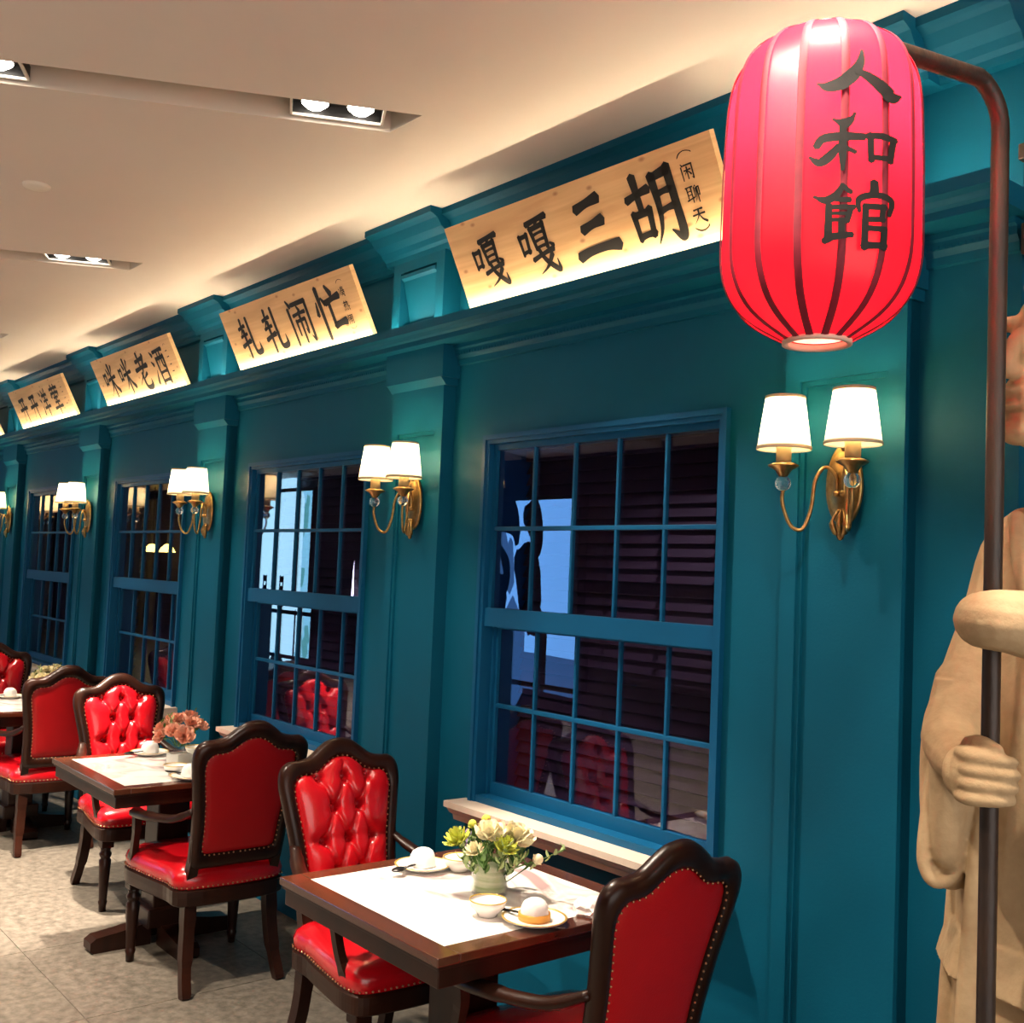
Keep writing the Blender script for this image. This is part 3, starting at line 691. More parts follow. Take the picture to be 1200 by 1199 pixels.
def disc(fn, nr=34):
    v = [BX(CEN.x, CEN.y, fn(CEN.x, CEN.y, 0))]; f = []
    for k in range(1, nr+1):
        r = 0.80*(k/nr)**0.8
        for p in radial(r): v.append(BX(p.x, p.y, fn(p.x, p.y, r)))
    for i in range(NO): f.append((0, 1+i, 1+(i+1) % NO))
    for k in range(nr-1):
        a = 1+k*NO; b = a+NO
        for i in range(NO): f.append((a+i, b+i, b+(i+1) % NO, a+(i+1) % NO))
    return v, f
def nails_on(path, fn, step, rad=0.0036):
    mb = MB(); acc = 0; m = len(path)
    base = MB().sphere((0, 0, 0), 1, 6, 4)
    for i in range(m):
        a, b = path[i], path[(i+1) % m]; L = (b-a).length; t = (step-acc)
        while t <= L:
            q = a + (b-a)*(t/L); c = Vector(fn(q)); mb.add([(c.x+p[0]*rad, c.y+p[1]*rad, c.z+p[2]*rad) for p in base.v], base.f, True); t += step
        acc = L - (t - step)
    return mb

def make_chair():
    r = empty('armchair')
    # back
    sec = [(.79, -.014), (.79, .014), (.83, .024), (.90, .027), (.97, .021), (1.0, .010), (1.0, -.010), (.97, -.021), (.90, -.026), (.83, -.022)]
    v = []; f = []; ns = len(sec)
    for k, (q, o) in enumerate(sec):
        for p in radial(q): v.append(BX(p.x, p.y, o))
    for k in range(ns):
        k2 = (k+1) % ns
        for i in range(NO): f.append((k*NO+i, k*NO+(i+1) % NO, k2*NO+(i+1) % NO, k2*NO+i))
    bf = MB().add(v, f, True).build('backrest', M['wood'], r)
    v, f = disc(tuft_h); MB().add(v, f, True).build('tufted_cushion', M['leather'], bf)
    v, f = disc(lambda w, h, q: -0.006 - 0.012*math.sqrt(max(0, 1-(q/.8)**6)), 10); MB().add(v, f, True).build('back_panel', M['leather2'], bf)
    nl = nails_on(radial(.795), lambda p: BX(p.x, p.y, .018), .020)
    nl2 = nails_on(radial(.795), lambda p: BX(p.x, p.y, -.018), .020)
    nl.add(nl2.v, nl2.f, True)
    nl.build('nail_trim', M['nail'], bf, kind='stuff')
    bm_ = MB().sphere((0, 0, 0), 0.0085, 10, 6, (.5, 1, 1)).mesh('button', M['leather'])
    for w, h in tufts:
        link('button', bm_, bf, BX(w, h, tuft_h(w, h, 0) + .003))
    # seat
    def seat_outline(g=0.0, x1=.262, x0=-.235):
        pts = [(x0-g, -.185-g), (x0-g, .185+g), (-.10, .225+g), (.10, .255+g), (.20, .262+g), (x1-.005+g, .235+g), (x1+.012+g, .12), (x1+.016+g, 0), (x1+.012+g, -.12), (x1-.005+g, -.235-g), (.20, -.262-g), (.10, -.255-g), (-.10, -.225-g)]
        return catmull([(x, y, 0) for x, y in pts], 5, closed=True)
    def loft(rings, capb=True, capt=True):
        n = len(rings[0]); v = [p for q in rings for p in q]; f = []
        for k in range(len(rings)-1):
            for i in range(n): f.append((k*n+i, k*n+(i+1) % n, (k+1)*n+(i+1) % n, (k+1)*n+i))
        if capb: f.append(tuple(reversed(range(n))))
        if capt: f.append(tuple(range((len(rings)-1)*n, len(rings)*n)))
        return v, f
    def ring(g, z, sc=1.0): return [((p.x-.01)*sc+.01, p.y*sc, z) for p in seat_outline(g)]
    v, f = loft([ring(-.004, .325), ring(.002, .331), ring(.004, .36), ring(.004, .384), ring(-.004, .390)])
    MB().add(v, f, False).build('seat_rail', M['wood'], r)
    v, f = loft([ring(-.006, .388), ring(0, .394), ring(.003, .425), ring(-.004, .448), ring(-.018, .462), ring(-.018, .474, .88), ring(-.018, .484, .65), ring(-.018, .489, .4), ring(-.018, .491, .1)])
    st = MB().add(v, f, True).build('seat', M['leather'], r)
    so = [Vector((p.x, p.y, 0)) for p in seat_outline(.003)]
    nails_on(so, lambda p: (p.x, p.y, .399), .020).build('nail_trim', M['nail'], st, kind='stuff')
    # legs
    for s in (-1, 1):
        l = MB().box(.185, .245, s*.222-.028, s*.222+.028, .295, .386, .004)
        l.lathe([(.0001, 0), (.016, .0), (.018, .03), (.022, .045), (.018, .052), (.019, .06), (.026, .20), (.028, .235), (.020, .245), (.027, .256), (.029, .266), (.022, .276), (.022, .284), (.028, .297), (.0001, .298)], 16, (.215, s*.222, 0))
        l.build('leg', M['wood'], r)
        MB().tube(catmull([(-.205, s*.168, .40), (-.212, s*.170, .30), (-.225, s*.176, .18), (-.250, s*.186, .08), (-.285, s*.194, 0)], 4), [.034]*6 + [.031]*5 + [.026]*5 + [.022], 4, smooth=False, squash=(1, 1)).build('leg', M['wood'], r)
        # back stile joining leg and backrest
        MB().tube([(-.205, s*.168, .36), (-.215, s*.172, .43), BX(s*.172, .04, 0), BX(s*.182, .12, 0)], [.030, .028, .026, .020], 4, smooth=False).build('stile', M['wood'], r)
        # arm with its curved support
        a = catmull([BX(s*.196, .225, .01), (-.18, s*.232, .655), (-.06, s*.266, .642), (.06, s*.272, .630), (.135, s*.262, .622), (.165, s*.248, .620)], 5)
        arm = MB().tube(a, [.018]*3 + [.022]*8 + [.026]*11 + [.026, .026, .024, .016][:max(0, len(a)-22)], 8, squash=(1.15, .72)).build('arm', M['wood'], r)
        sp = catmull([(.125, s*.262, .612), (.120, s*.262, .56), (.150, s*.256, .47), (.195, s*.245, .40), (.205, s*.238, .345)], 5)
        MB().tube(sp, [.020]*6 + [.018]*6 + [.022]*6 + [.026]*3, 4, smooth=False, squash=(1, 1.1)).build('arm_support', M['wood'], arm)
    return r
ch0 = make_chair()
chairs = [(-5.38, -0.50, 0, 'red armchair with buttoned back facing out across the peach-rose table'),
          (-4.257, -0.62, PI, 'red armchair with plain nailed back, drawn up to the peach-rose table'),
          (-3.04, -0.545, 0, 'red armchair with buttoned back facing out across the leaf-vase table'),
          (-2.105, -0.585, PI, 'red armchair with plain nailed back, drawn up to the leaf-vase table'),
          (-6.58, -0.605, PI, 'red armchair with plain nailed back, drawn up to the cream-rose table'),
          (-7.56, -0.58, 0, 'red armchair with buttoned back facing out across the cream-rose table')]
for i, (x, y, rz, lb) in enumerate(chairs):
    o = ch0 if i == 0 else copy_tree(ch0)
    o.location = (x, y, 0); o.rotation_euler = (0, 0, rz); tag(o, lb, 'chair', 'red leather armchairs at the tables')

# ------------------------------------------------------------------ tables
TZ = 0.745
def make_table():
    r = empty('dining_table')
    hx, hy, b = .396, .385, .066
    top = MB()
    for s in (-1, 1):
        top.box(-hx, hx, s*hy, s*(hy-b), TZ-.022, TZ, .003); top.box(s*hx, s*(hx-b), -hy+b, hy-b, TZ-.022, TZ, .003)
    top.build('top_border', M['tabwood'], r)
    MB().box(-hx+b-.001, hx-b+.001, -hy+b-.001, hy-b+.001, TZ-.02, TZ-.0008).build('marble_top', M['marble'], r)
    ap = MB()
    ap.box(-hx+.006, hx-.006, -hy+.006, hy-.006, TZ-.032, TZ-.021, .002); ap.box(-hx+.014, hx-.014, -hy+.014, hy-.014, TZ-.078, TZ-.03, .003)
    ap.build('apron', M['wood'], r)
    MB().box(-.07, .07, -.07, .07, .08, TZ-.078, .006).box(-.10, .10, -.10, .10, .08, .16, .008).box(-.12, .12, -.12, .12, TZ-.10, TZ-.077, .004).build('pedestal', M['wood'], r)
    for k in range(4):
        f = MB().prism([(.06, 0.0), (.30, 0.0), (.315, .012), (.315, .045), (.29, .062), (.2, .072), (.06, .095)], -.042, .042)
        f.build('foot', M['wood'], r, rot=(0, 0, k*PI/2 + PI/4*0))
    return r
tb0 = make_table()
for i, (t, lb) in enumerate([((-2.489, -0.638), 'dark wooden pedestal table with white marble inset under the leaf-lined vase'),
                             ((-4.665, -0.638), 'dark wooden pedestal table with veined marble inset under the peach roses'),
                             ((-6.95, -0.638), 'dark wooden pedestal table with cream roses beyond a plain-backed chair')]):
    o = tb0 if i == 0 else copy_tree(tb0)
    o.location = (t[0], t[1], 0); tag(o, lb, 'table', 'marble-topped dining tables')

# ------------------------------------------------------------------ tableware
plate_me = MB().lathe([(.0001, .004), (.045, .004), (.05, .001), (.052, .001), (.055, .006), (.084, .014), (.086, .016), (.083, .017), (.055, .010), (.0001, .008)], 36).mesh('plate', M['white'])
rim_me = MB().lathe([(.080, .0158), (.0862, .0166), (.0865, .0175), (.080, .0172)], 36, close=True).mesh('gilt_rim', M['gilt'])
bowl_me = MB().lathe([(.0001, .004), (.020, .004), (.022, 0), (.026, 0), (.028, .006), (.044, .022), (.050, .040), (.0485, .041), (.041, .024), (.024, .010), (.0001, .008)], 32).mesh('small_bowl', M['white'])
brim_me = MB().lathe([(.0478, .0395), (.0505, .0400), (.0505, .0425), (.0478, .0425)], 32, close=True).mesh('gilt_rim', M['gilt'])
nap = MB().lathe([(.0001, 0), (.036, 0), (.040, .008), (.039, .02), (.037, .032), (.030, .045), (.018, .053), (.0001, .055)], 28)
nap.v = [(x*(1+.05*math.sin(5*math.atan2(y, x)+z*30)), y*(1+.05*math.sin(4*math.atan2(y, x))), z) for x, y, z in nap.v]
nap_me = nap.mesh('folded_napkin', M['napkin'])
ring_me = MB().lathe([(.039, .0), (.0425, .0), (.0425, .019), (.0385, .020)], 28, close=True).mesh('napkin_ring', M['orange'])
sp = MB().tube([(-.10, 0, .002), (-.02, 0, .004), (.03, 0, .006)], [.0035, .004, .0055], 6, squash=(1.4, .6)); sp.sphere((.052, 0, .006), .022, 12, 8, (1.2, .8, .28))
spoon_me = sp.mesh('spoon', M['black'])
def setting(tx, ty, dx, dy, who, ringed, bowl, spoon_rot):
    p = link('plate', plate_me, None, (tx+dx, ty+dy, TZ), label='gilt-rimmed white plate under the folded napkin ' + who, cat='plate', group='plates'); link('gilt_rim', rim_me, p)
    n = link('folded_napkin', nap_me, None, (tx+dx, ty+dy, TZ+.0085), rot=(0, 0, dx*9), label='round folded white napkin on the plate ' + who, cat='napkin', group='folded napkins')
    if ringed: link('napkin_ring', ring_me, n)
    b = link('small_bowl', bowl_me, None, (tx+bowl[0], ty+bowl[1], TZ), label='small white bowl beside the plate ' + who, cat='bowl', group='small bowls'); link('gilt_rim', brim_me, b)
    s = link('spoon', spoon_me, None, (tx+dx+.058*math.cos(spoon_rot), ty+dy+.058*math.sin(spoon_rot), TZ+.0155), rot=(0, 0.03, spoon_rot), label='dark spoon resting on the plate rim ' + who, cat='spoon', group='dark spoons')
tX, tY = -2.489, -0.638
setting(tX, tY, -.255, .02, 'before the buttoned chair at the leaf-vase table', False, (-.185, .105), -1.3)
setting(tX, tY, .315, -.02, 'before the plain-backed chair at the leaf-vase table', True, (.20, -.085), 3.6)
tX = -4.665
setting(tX, tY, -.30, .02, 'before the buttoned chair at the peach-rose table', False, (-.20, .2), -1.3)
setting(tX, tY, .315, -.04, 'before the plain-backed chair at the peach-rose table', False, (.20, -.06), 3.6)
tX = -6.95
setting(tX, tY, -.30, .0, 'before the buttoned chair at the cream-rose table', False, (-.20, .2), -1.3)
# crumpled clear wrap at the chair side of table one
bm = bmesh.new(); bmesh.ops.create_icosphere(bm, subdivisions=3, radius=1)
for v_ in bm.verts:
    q = v_.co; k = 1 + .16*math.sin(7*q.x+2)*math.sin(6*q.y+1) + .08*math.sin(13*q.z+q.x*5); v_.co = Vector((q.x*.055*k, q.y*.045*k, max(q.z, -.2)*.035*k + .007))
me = bpy.data.meshes.new('hand_towel'); bm.to_mesh(me); bm.free(); me.materials.append(M['napkin'])
tag(link('hand_towel', me, None, (-2.489+.335, -.638+.165, TZ)), 'crumpled white towel at the table edge beside the plain-backed chair', 'towel')

# ------------------------------------------------------------------ flowers and vases
def petal(mb, base, az, tilt, L, W, curl):
    v = []; f = []; nu, nv = 4, 3
    R = Matrix.Translation(base) @ Matrix.Rotation(az, 4, 'Z') @ Matrix.Rotation(tilt, 4, 'Y')
    for i in range(nu+1):
        t = i/nu; w = W*math.sin(PI*(0.12+0.80*t))**0.8
        for j in range(nv+1):
            u = j/nv*2-1
            v.append(R @ Vector((-curl*L*(t*t) + 0.25*w*u*u*(1) + 0.0, u*w*.5, t*L)))
    for i in range(nu):
        for j in range(nv):
            a = i*(nv+1)+j; f.append((a, a+1, a+nv+2, a+nv+1))
    mb.add(v, f, True)
def bloom(kind, r):
    mb = MB()
    if kind == 'rose':
        for lay, (n, tl, sc) in enumerate(((3, .10, .75), (5, .38, .9), (6, .75, 1.0), (6, 1.15, 1.05))):
            for k in range(n): petal(mb, Vector((0, 0, 0)), 2*PI*k/n + lay*.6, tl, r*1.25*sc, r*1.15*sc, -.12 + .10*lay)
    elif kind == 'daisy':
        for lay, (n, tl) in enumerate(((7, .35), (9, .8), (10, 1.2))):
            for k in range(n): petal(mb, Vector((0, 0, 0)), 2*PI*k/n + lay*.3, tl, r*1.2, r*.5, .1)
    elif kind == 'ball':
        mb.sphere((0, 0, r*.6), r*.75, 10, 8)
        for k in range(14): petal(mb, Vector((0, 0, r*.3)), k*2.4, .3+.09*k, r*.9, r*.6, -.2)
    return mb
def stemmed(base, tip, kind, r, pm, label, cat, grp, leaves=2):
    b = Vector(base); t = Vector(tip); root = empty('flower', base, label=label, cat=cat, group=grp)
    d = t - b; mid = d*.5 + Vector((d.x*-.12, d.y*-.12, .01))
    path = catmull([(0, 0, 0), mid, d], 5)
    MB().tube(path, 0.0022, 5).build('stem', M['leaf'], root)
    q = d.normalized().to_track_quat('Z', 'Y')
    mb = bloom(kind, r); mb.xf(q.to_matrix().to_4x4()); mb.build('bloom', pm, root, tuple(d))
    for k in range(leaves):
        lf = MB(); p = d*(.68 + .16*k); petal(lf, p, random.uniform(0, 6.28), random.uniform(.5, 1.2), .035, .016, .2); lf.build('leaf', M['leaf'], root)
def sprig(base, tip, pm, label, grp, n=9, lsz=.022):
    b = Vector(base); d = Vector(tip)-b; root = empty('foliage_sprig', base, label=label, cat='sprig', group=grp)
    MB().tube([(0, 0, 0), d*.5+Vector((0, 0, .012)), d], .0016, 5).build('stem', M['leaf'], root)
    for k in range(n):
        lf = MB(); petal(lf, d*(.45+.55*k/(n-1)), k*2.4, .6+.3*random.random(), lsz, lsz*.5, .15); lf.build('leaf', pm, root)
def vase_round(x, y):
    o = MB().lathe([(.0001, 0), (.050, 0), (.052, .004), (.052, .105), (.049, .105), (.049, .008), (.0001, .008)], 40).build('vase', M['vase'], None, (x, y, TZ))
    tag(o, 'round clear glass vase lined with a pale banded leaf', 'vase')
    lw = MB().lathe([(.0475, .012), (.0475, .100)], 40); lw.build('leaf_lining', LEAFBAND, o)
    return o
def leafband():
    m = bpy.data.materials.new('banded_leaf'); m.use_nodes = True; N, L = nodes(m); b = N['Principled BSDF']
    tc = N.new('ShaderNodeTexCoord'); mp = N.new('ShaderNodeMapping'); mp.inputs['Scale'].default_value = (4, 4, 60); L.new(tc.outputs['Object'], mp.inputs[0])
    n = N.new('ShaderNodeTexNoise'); n.inputs['Scale'].default_value = 1; L.new(mp.outputs[0], n.inputs['Vector'])
    r = N.new('ShaderNodeValToRGB'); r.color_ramp.elements[0].color = (.22, .32, .10, 1); r.color_ramp.elements[0].position = .35; r.color_ramp.elements[1].color = (.62, .60, .42, 1); r.color_ramp.elements[1].position = .6
    L.new(n.outputs['Fac'], r.inputs[0]); L.new(r.outputs[0], b.inputs['Base Color']); b.inputs['Roughness'].default_value = .5; return m
LEAFBAND = leafband()
vx, vy = -2.489+.048, -.638+.04
vase_round(vx, vy)
g1 = 'mixed flowers in the leaf-lined vase'
zt = TZ + .02
F1 = [((-.030, -.030), (-.055, -.085, .150), 'daisy', .030, 'petal_lime', 'lime green pointed bloom leaning out of the round vase'),
      ((.010, -.020), (.030, -.030, .185), 'rose', .030, 'petal_cream', 'cream rose standing highest in the round vase'),
      ((.020, .010), (.065, .045, .170), 'rose', .033, 'petal_cream', 'large cream rose on the wall side of the round vase'),
      ((-.02, .02), (-.030, .030, .180), 'rose', .026, 'petal_peach', 'small peach-tinted rose in the middle of the round vase'),
      ((.02, -.02), (.085, -.015, .150), 'daisy', .026, 'petal_lime', 'yellow-green bloom beside the large cream rose'),
      ((-.03, 0), (-.090, -.005, .185), 'ball', .013, 'petal_lime', 'round lime bud standing tall in the vase'),
      ((-.02, .0), (-.055, .020, .205), 'ball', .014, 'petal_lime', 'tallest round lime bud in the vase'),
      ((.02, .02), (.125, .075, .110), 'ball', .015, 'petal_cream', 'cream bud hanging low over the vase rim toward the chair'),
      ((.0, -.03), (.02, -.08, .135), 'daisy', .020, 'petal_cream', 'small cream bloom low at the vase rim')]
for b_, t_, kd, r_, pm, lb in F1: stemmed((vx+b_[0]*.8, vy+b_[1]*.8, zt), (vx+t_[0]*.9, vy+t_[1]*.9, TZ+.085+(t_[2]-.085)*.82), kd, r_*1.35, M[pm], lb, 'flower', g1)
for k in range(15):
    a = k*.72 + .3; sprig((vx+.02*math.cos(a), vy+.02*math.sin(a), zt), (vx+.10*math.cos(a), vy+.10*math.sin(a), TZ+.112+.022*(k % 3)), M['leaf' if k % 2 else 'leaf2'], 'short green leafy sprig over the round vase rim', g1 + ' greens', 9, .030)
for k in range(3):
    sprig((vx-.02, vy-.01*k, zt), (vx-.085-.012*k, vy-.055+.03*k, TZ+.165-.012*k), M['petal_lilac'], 'lilac sprig leaning out of the round vase', g1 + ' lilac', 12, .016)
sprig((vx+.02, vy+.02, zt), (vx+.17, vy+.13, TZ+.145), M['leaf2'], 'long thin sprig arching past the cream bud', g1 + ' long', 8, .024)
def vase_square(x, y, label):
    o = MB().box(-.045, .045, -.045, .045, 0, .006)
    for s in (-1, 1): o.box(s*.045, s*.041, -.045, .045, .006, .10); o.box(-.041, .041, s*.045, s*.041, .006, .10)
    o = o.build('vase', M['vase'], None, (x, y, TZ), (0, 0, .3)); tag(o, label, 'vase')
    MB().box(-.039, .039, -.039, .039, .007, .055).build('white_water_fill', M['napkin'], o)  # opaque white block standing in for the vase water
for (vx2, vy2, who, full) in ((-4.665+.02, -.638+.03, 'peach-rose table', True), (-6.95+.06, -.638+.12, 'cream-rose table', False)):
    vase_square(vx2, vy2, 'square clear glass vase on the ' + who)
    spots = [(-.055, -.05, .15), (-.02, -.075, .125), (.045, -.05, .155), (-.075, .0, .175), (0, -.015, .195), (.06, .02, .185), (.085, -.02, .14), (-.03, .05, .20), (.03, .07, .17)]
    for k, (a, b_, c) in enumerate(spots):
        stemmed((vx2+a*.25, vy2+b_*.25, TZ+.086), (vx2+a, vy2+b_, TZ+c), 'rose', .034 + .007*(k % 3 == 0), M['petal_peach' if full else 'petal_cream'],
                ({1: 'lowest ', 7: 'tallest '}.get(k, '') + ('peach rose in the square vase on the ' if full else 'cream rose in the square vase on the ')) + who, 'flower', 'roses on the ' + who)
    for k in range(6):
        a = k*1.05; sprig((vx2+.01*math.cos(a), vy2+.01*math.sin(a), TZ+.086), (vx2+.085*math.cos(a), vy2+.085*math.sin(a), TZ+.15+.04*(k % 3)), M['leaf2' if k % 2 else 'leaf'], 'leafy sprig among the roses on the ' + who, 'greens on the ' + who)

# ------------------------------------------------------------------ lantern and its pole
PX, PY = -0.943, -0.700
LX, LY, LZT, LZB = -1.018, -1.125, 2.530, 2.034
pz = 2.575
po = empty('lantern_pole', (PX, PY, 0.42), label='dark rusty steel pole bent over at the top to carry the red lantern', cat='pole')
pd_ = Vector((LX-PX, LY-PY)).normalized(); bend = [(0, 0, k*(pz-.095-.42)/8) for k in range(9)]
for k in range(1, 8):
    a = PI/2*k/8*0.94; bend.append((pd_.x*.085*(1-math.cos(a)), pd_.y*.085*(1-math.cos(a)), pz-.095-.42+.085*math.sin(a)))
e_ = Vector((LX-PX, LY-PY, 2.545-.42)); b_ = Vector(bend[-1])
bend += [tuple(b_.lerp(e_, k/6)) for k in range(1, 7)]
MB().tube(bend, .0155, 14).build('bent_tube', M['pole'], po)
MB().lathe([(.0001, 0), (.03, 0), (.03, .02), (.017, .026), (.0001, .026)], 18).build('foot_cap', M['pole'], po)
MB().tube([(LX-PX, LY-PY, 2.545-.42), (LX-PX, LY-PY, LZT-.004-.42)], .004, 6).build('hook', M['pole'], po)
lan = empty('paper_lantern', (LX, LY, LZB), label='long glowing red lantern with black brush characters and vertical ribs', cat='lantern')
LH = LZT - LZB; R0 = .152
def lprof(z):
    """radius at height z above the lantern foot"""
    P = [(0.0, .048), (.008, .062), (.026, .098), (.050, .126), (.082, .144), (.12, .1525), (.27, .151), (.38, .147), (.425, .139), (.458, .120), (.482, .088), (.492, .060), (.496, .045)]
    for (a, ra), (b, rb) in zip(P, P[1:]):
        if z <= b: t = (z-a)/(b-a); return ra + (rb-ra)*t
    return P[-1][1]
zs = [LH*(.5-.5*math.cos(PI*k/44)) for k in range(45)]
sm = [lprof(z) for z in zs]
for _ in range(3): sm = [sm[0]] + [(sm[i-1]+2*sm[i]+sm[i+1])/4 for i in range(1, len(sm)-1)] + [sm[-1]]
def lr(z):
    for i in range(len(zs)-1):
        if z <= zs[i+1]: t = (z-zs[i])/(zs[i+1]-zs[i]); return sm[i]+(sm[i+1]-sm[i])*t
    return sm[-1]
NR = 15
ang0 = math.atan2(-2.556-LY, 0-LX)          # direction that faces the corridor end
v = []; f = []; seg = 6*NR
for i in range(seg):
    a = 2*PI*i/seg + ang0 + PI/NR; fr = (i % 6)/6.0; sag = 1 - 0.018*math.sin(PI*fr)
    for z, r in zip(zs, sm): v.append((r*sag*math.cos(a), r*sag*math.sin(a), z))
m = len(zs)
for i in range(seg):
    j = (i+1) % seg
    for k in range(m-1): f.append((i*m+k, j*m+k, j*m+k+1, i*m+k+1))
MB().add(v, f, True).build('cloth_shell', M['lantern'], lan)
ribp = [(r+.0012, 0, z) for z, r in zip(zs, sm)]
rv = []; rf = []
for k, (r, _, z) in enumerate(ribp):
    for w in (-.0062, 0, .0062): rv.append((r + (.0022 if w == 0 else 0), w, z))
for k in range(m-1):
    for j in range(2): a = k*3+j; rf.append((a, a+1, a+4, a+3))
rib_me = MB().add(rv, rf, True).mesh('rib', M['rib'], fix=False)
for k in range(NR): link('rib', rib_me, lan, (0, 0, 0), (0, 0, ang0 + PI/NR + 2*PI*k/NR))
MB().lathe([(.046, -.004), (.054, -.004), (.054, .006), (.046, .006)], 32, close=True).build('bottom_ring', M['lring'], lan)
MB().lathe([(.0001, .008), (.047, .008)], 32).build('paper_disc', M['diffuser'], lan)
MB().lathe([(.0001, LH+.004), (.05, LH+.004), (.052, LH-.006), (.042, LH-.006)], 32).build('top_cap', M['lring'], lan)
MB().sphere((0, 0, .33), .022, 14, 10, (1, 1, 1.4)).build('bulb', M['bulb'], lan)
ll = bpy.data.lights.new('lantern_glow', 'POINT'); ll.energy = LANTERN_W; ll.shadow_soft_size = .035; ll.color = (1.0, .80, .62)
lo = bpy.data.objects.new('lantern_glow', ll); COL.objects.link(lo); lo.location = (LX, LY, LZB+.36)
# characters, in lantern units: x across (1 unit = 10 px of the brush sheet), z up
LCH = {'top': (10.0, 940, 50, [
          [(690, 80, 30), (675, 230, 85), (590, 390, 130), (450, 500, 130), (300, 530, 95), (195, 490, 12)],
          [(650, 340, 60), (800, 430, 105), (950, 550, 135), (1030, 620, 130), (1140, 590, 25)]]),
       'low': (6.66, 940, 120, [
          [(250, 150, 10), (330, 180, 62), (380, 150, 45), (408, 100, 6)], [(120, 355, 50), (170, 300, 58), (300, 285, 60), (470, 280, 48)], [(320, 200, 45), (318, 400, 50), (318, 540, 25)],
          [(290, 360, 40), (220, 440, 62), (140, 485, 55), (62, 440, 15)], [(340, 370, 30), (410, 402, 30)], [(522, 260, 42), (527, 462, 42)], [(500, 275, 40), (600, 268, 45), (715, 290, 40)],
          [(697, 290, 42), (672, 462, 40)], [(520, 437, 36), (670, 440, 36)],
          [(320, 660, 28), (270, 740, 50), (190, 780, 50), (100, 750, 10)], [(320, 670, 35), (380, 715, 30)], [(270, 775, 30), (370, 775, 36)], [(215, 820, 42), (208, 1080, 52)], [(210, 835, 30), (400, 830, 36)],
          [(380, 840, 36), (350, 940, 36)], [(215, 882, 22), (370, 880, 22)], [(215, 932, 26), (350, 930, 26)], [(310, 940, 42), (310, 1040, 42)], [(180, 1090, 42), (240, 1060, 46), (385, 1040, 36)],
          [(550, 635, 52), (550, 720, 62)], [(440, 860, 22), (440, 765, 42), (560, 730, 42), (680, 765, 42), (665, 880, 26)], [(487, 820, 42), (477, 1130, 46)], [(480, 820, 42), (630, 820, 40)],
          [(617, 820, 36), (607, 910, 36)], [(490, 920, 36), (620, 915, 36)], [(490, 985, 36), (635, 990, 38)], [(627, 990, 40), (622, 1130, 38)], [(470, 1115, 46), (635, 1110, 40)]])}
chars = {'人': [], '和': [], '館': []}
for key, (sc, ox, oy, strokes) in LCH.items():
    for i, s in enumerate(strokes):
        ch = '人' if key == 'top' else ('和' if i < 9 else '館')
        q = []
        for x, y, w in s:
            X, Y = ox + x/sc, oy + y/sc
            q.append((math.sin(math.radians(21.0 + .0115*(Y-100) + .52*(X-1010) + .0009*(X-1010)**2))*.1535, 2.382 - .00127*(Y-100) + .0001*max(0, X-1010) - LZB, w/sc/800))
        chars[ch].append(q)
for ch, strokes in chars.items():
    mb = MB()
    for s in strokes:
        vv, ff = ribbon(s, 7)
        pts = []
        for p in vv:
            z = max(.02, min(LH-.02, p.y)); r = lr(z) + .0046; a = ang0 + math.asin(max(-.95, min(.95, p.x/(r*1.0))))
            pts.append((r*math.cos(a), r*math.sin(a), p.y))
        mb.add(pts, ff)
    mb.build('character', M['ink'], lan)

# ------------------------------------------------------------------ stone statue holding the pole
SX, SY, PH = -0.93, -0.36, 0.40
pd = MB().box(-.36, .36, -.36, .30, 0, .05, .006).box(-.32, .32, -.45, .26, .05, .35, .006).box(-.35, .35, -.49, .29, .35, PH, .008)
tag(pd.build('pedestal', M['plinth'], None, (SX, SY, 0)), 'low grey stone pedestal under the statue', 'pedestal')
def blobs(parts):
    mb = MB()
    for kind, *a in parts:
        if kind == 's': mb.sphere(a[0], a[1], 18, 12, a[2] if len(a) > 2 else (1, 1, 1))
        elif kind == 't':
            pts = catmull(a[0], 5) if len(a[0]) > 2 else a[0]
            rs = a[1]; n = len(pts)
            rr = []
            for i in range(n):
                q = i/(n-1)*(len(rs)-1); k = min(int(q), len(rs)-2); rr.append(rs[k]+(rs[k+1]-rs[k])*(q-k))
            mb.tube(pts, rr, 14, squash=a[2] if len(a) > 2 else None, up=a[3] if len(a) > 3 else None)
            mb.sphere(pts[0], rr[0]*.98, 12, 8); mb.sphere(pts[-1], rr[-1]*.98, 12, 8)
        elif kind == 'e':   # elliptical rings loft: list of (cx,cy,z,rx,ry)
            n = 28; v = []; f = []
            for cx, cy, z, rx, ry in a[0]:
                for i in range(n):
                    t = 2*PI*i/n; fo = 1 + (a[1]*math.sin(9*t + z*3) if len(a) > 1 else 0); v.append((cx+rx*fo*math.cos(t), cy+ry*fo*math.sin(t), z))
            for k in range(len(a[0])-1):
                for i in range(n): f.append((k*n+i, k*n+(i+1) % n, (k+1)*n+(i+1) % n, (k+1)*n+i))
            f.append(tuple(reversed(range(n)))); f.append(tuple(range((len(a[0])-1)*n, len(a[0])*n))); mb.add(v, f)
    return mb
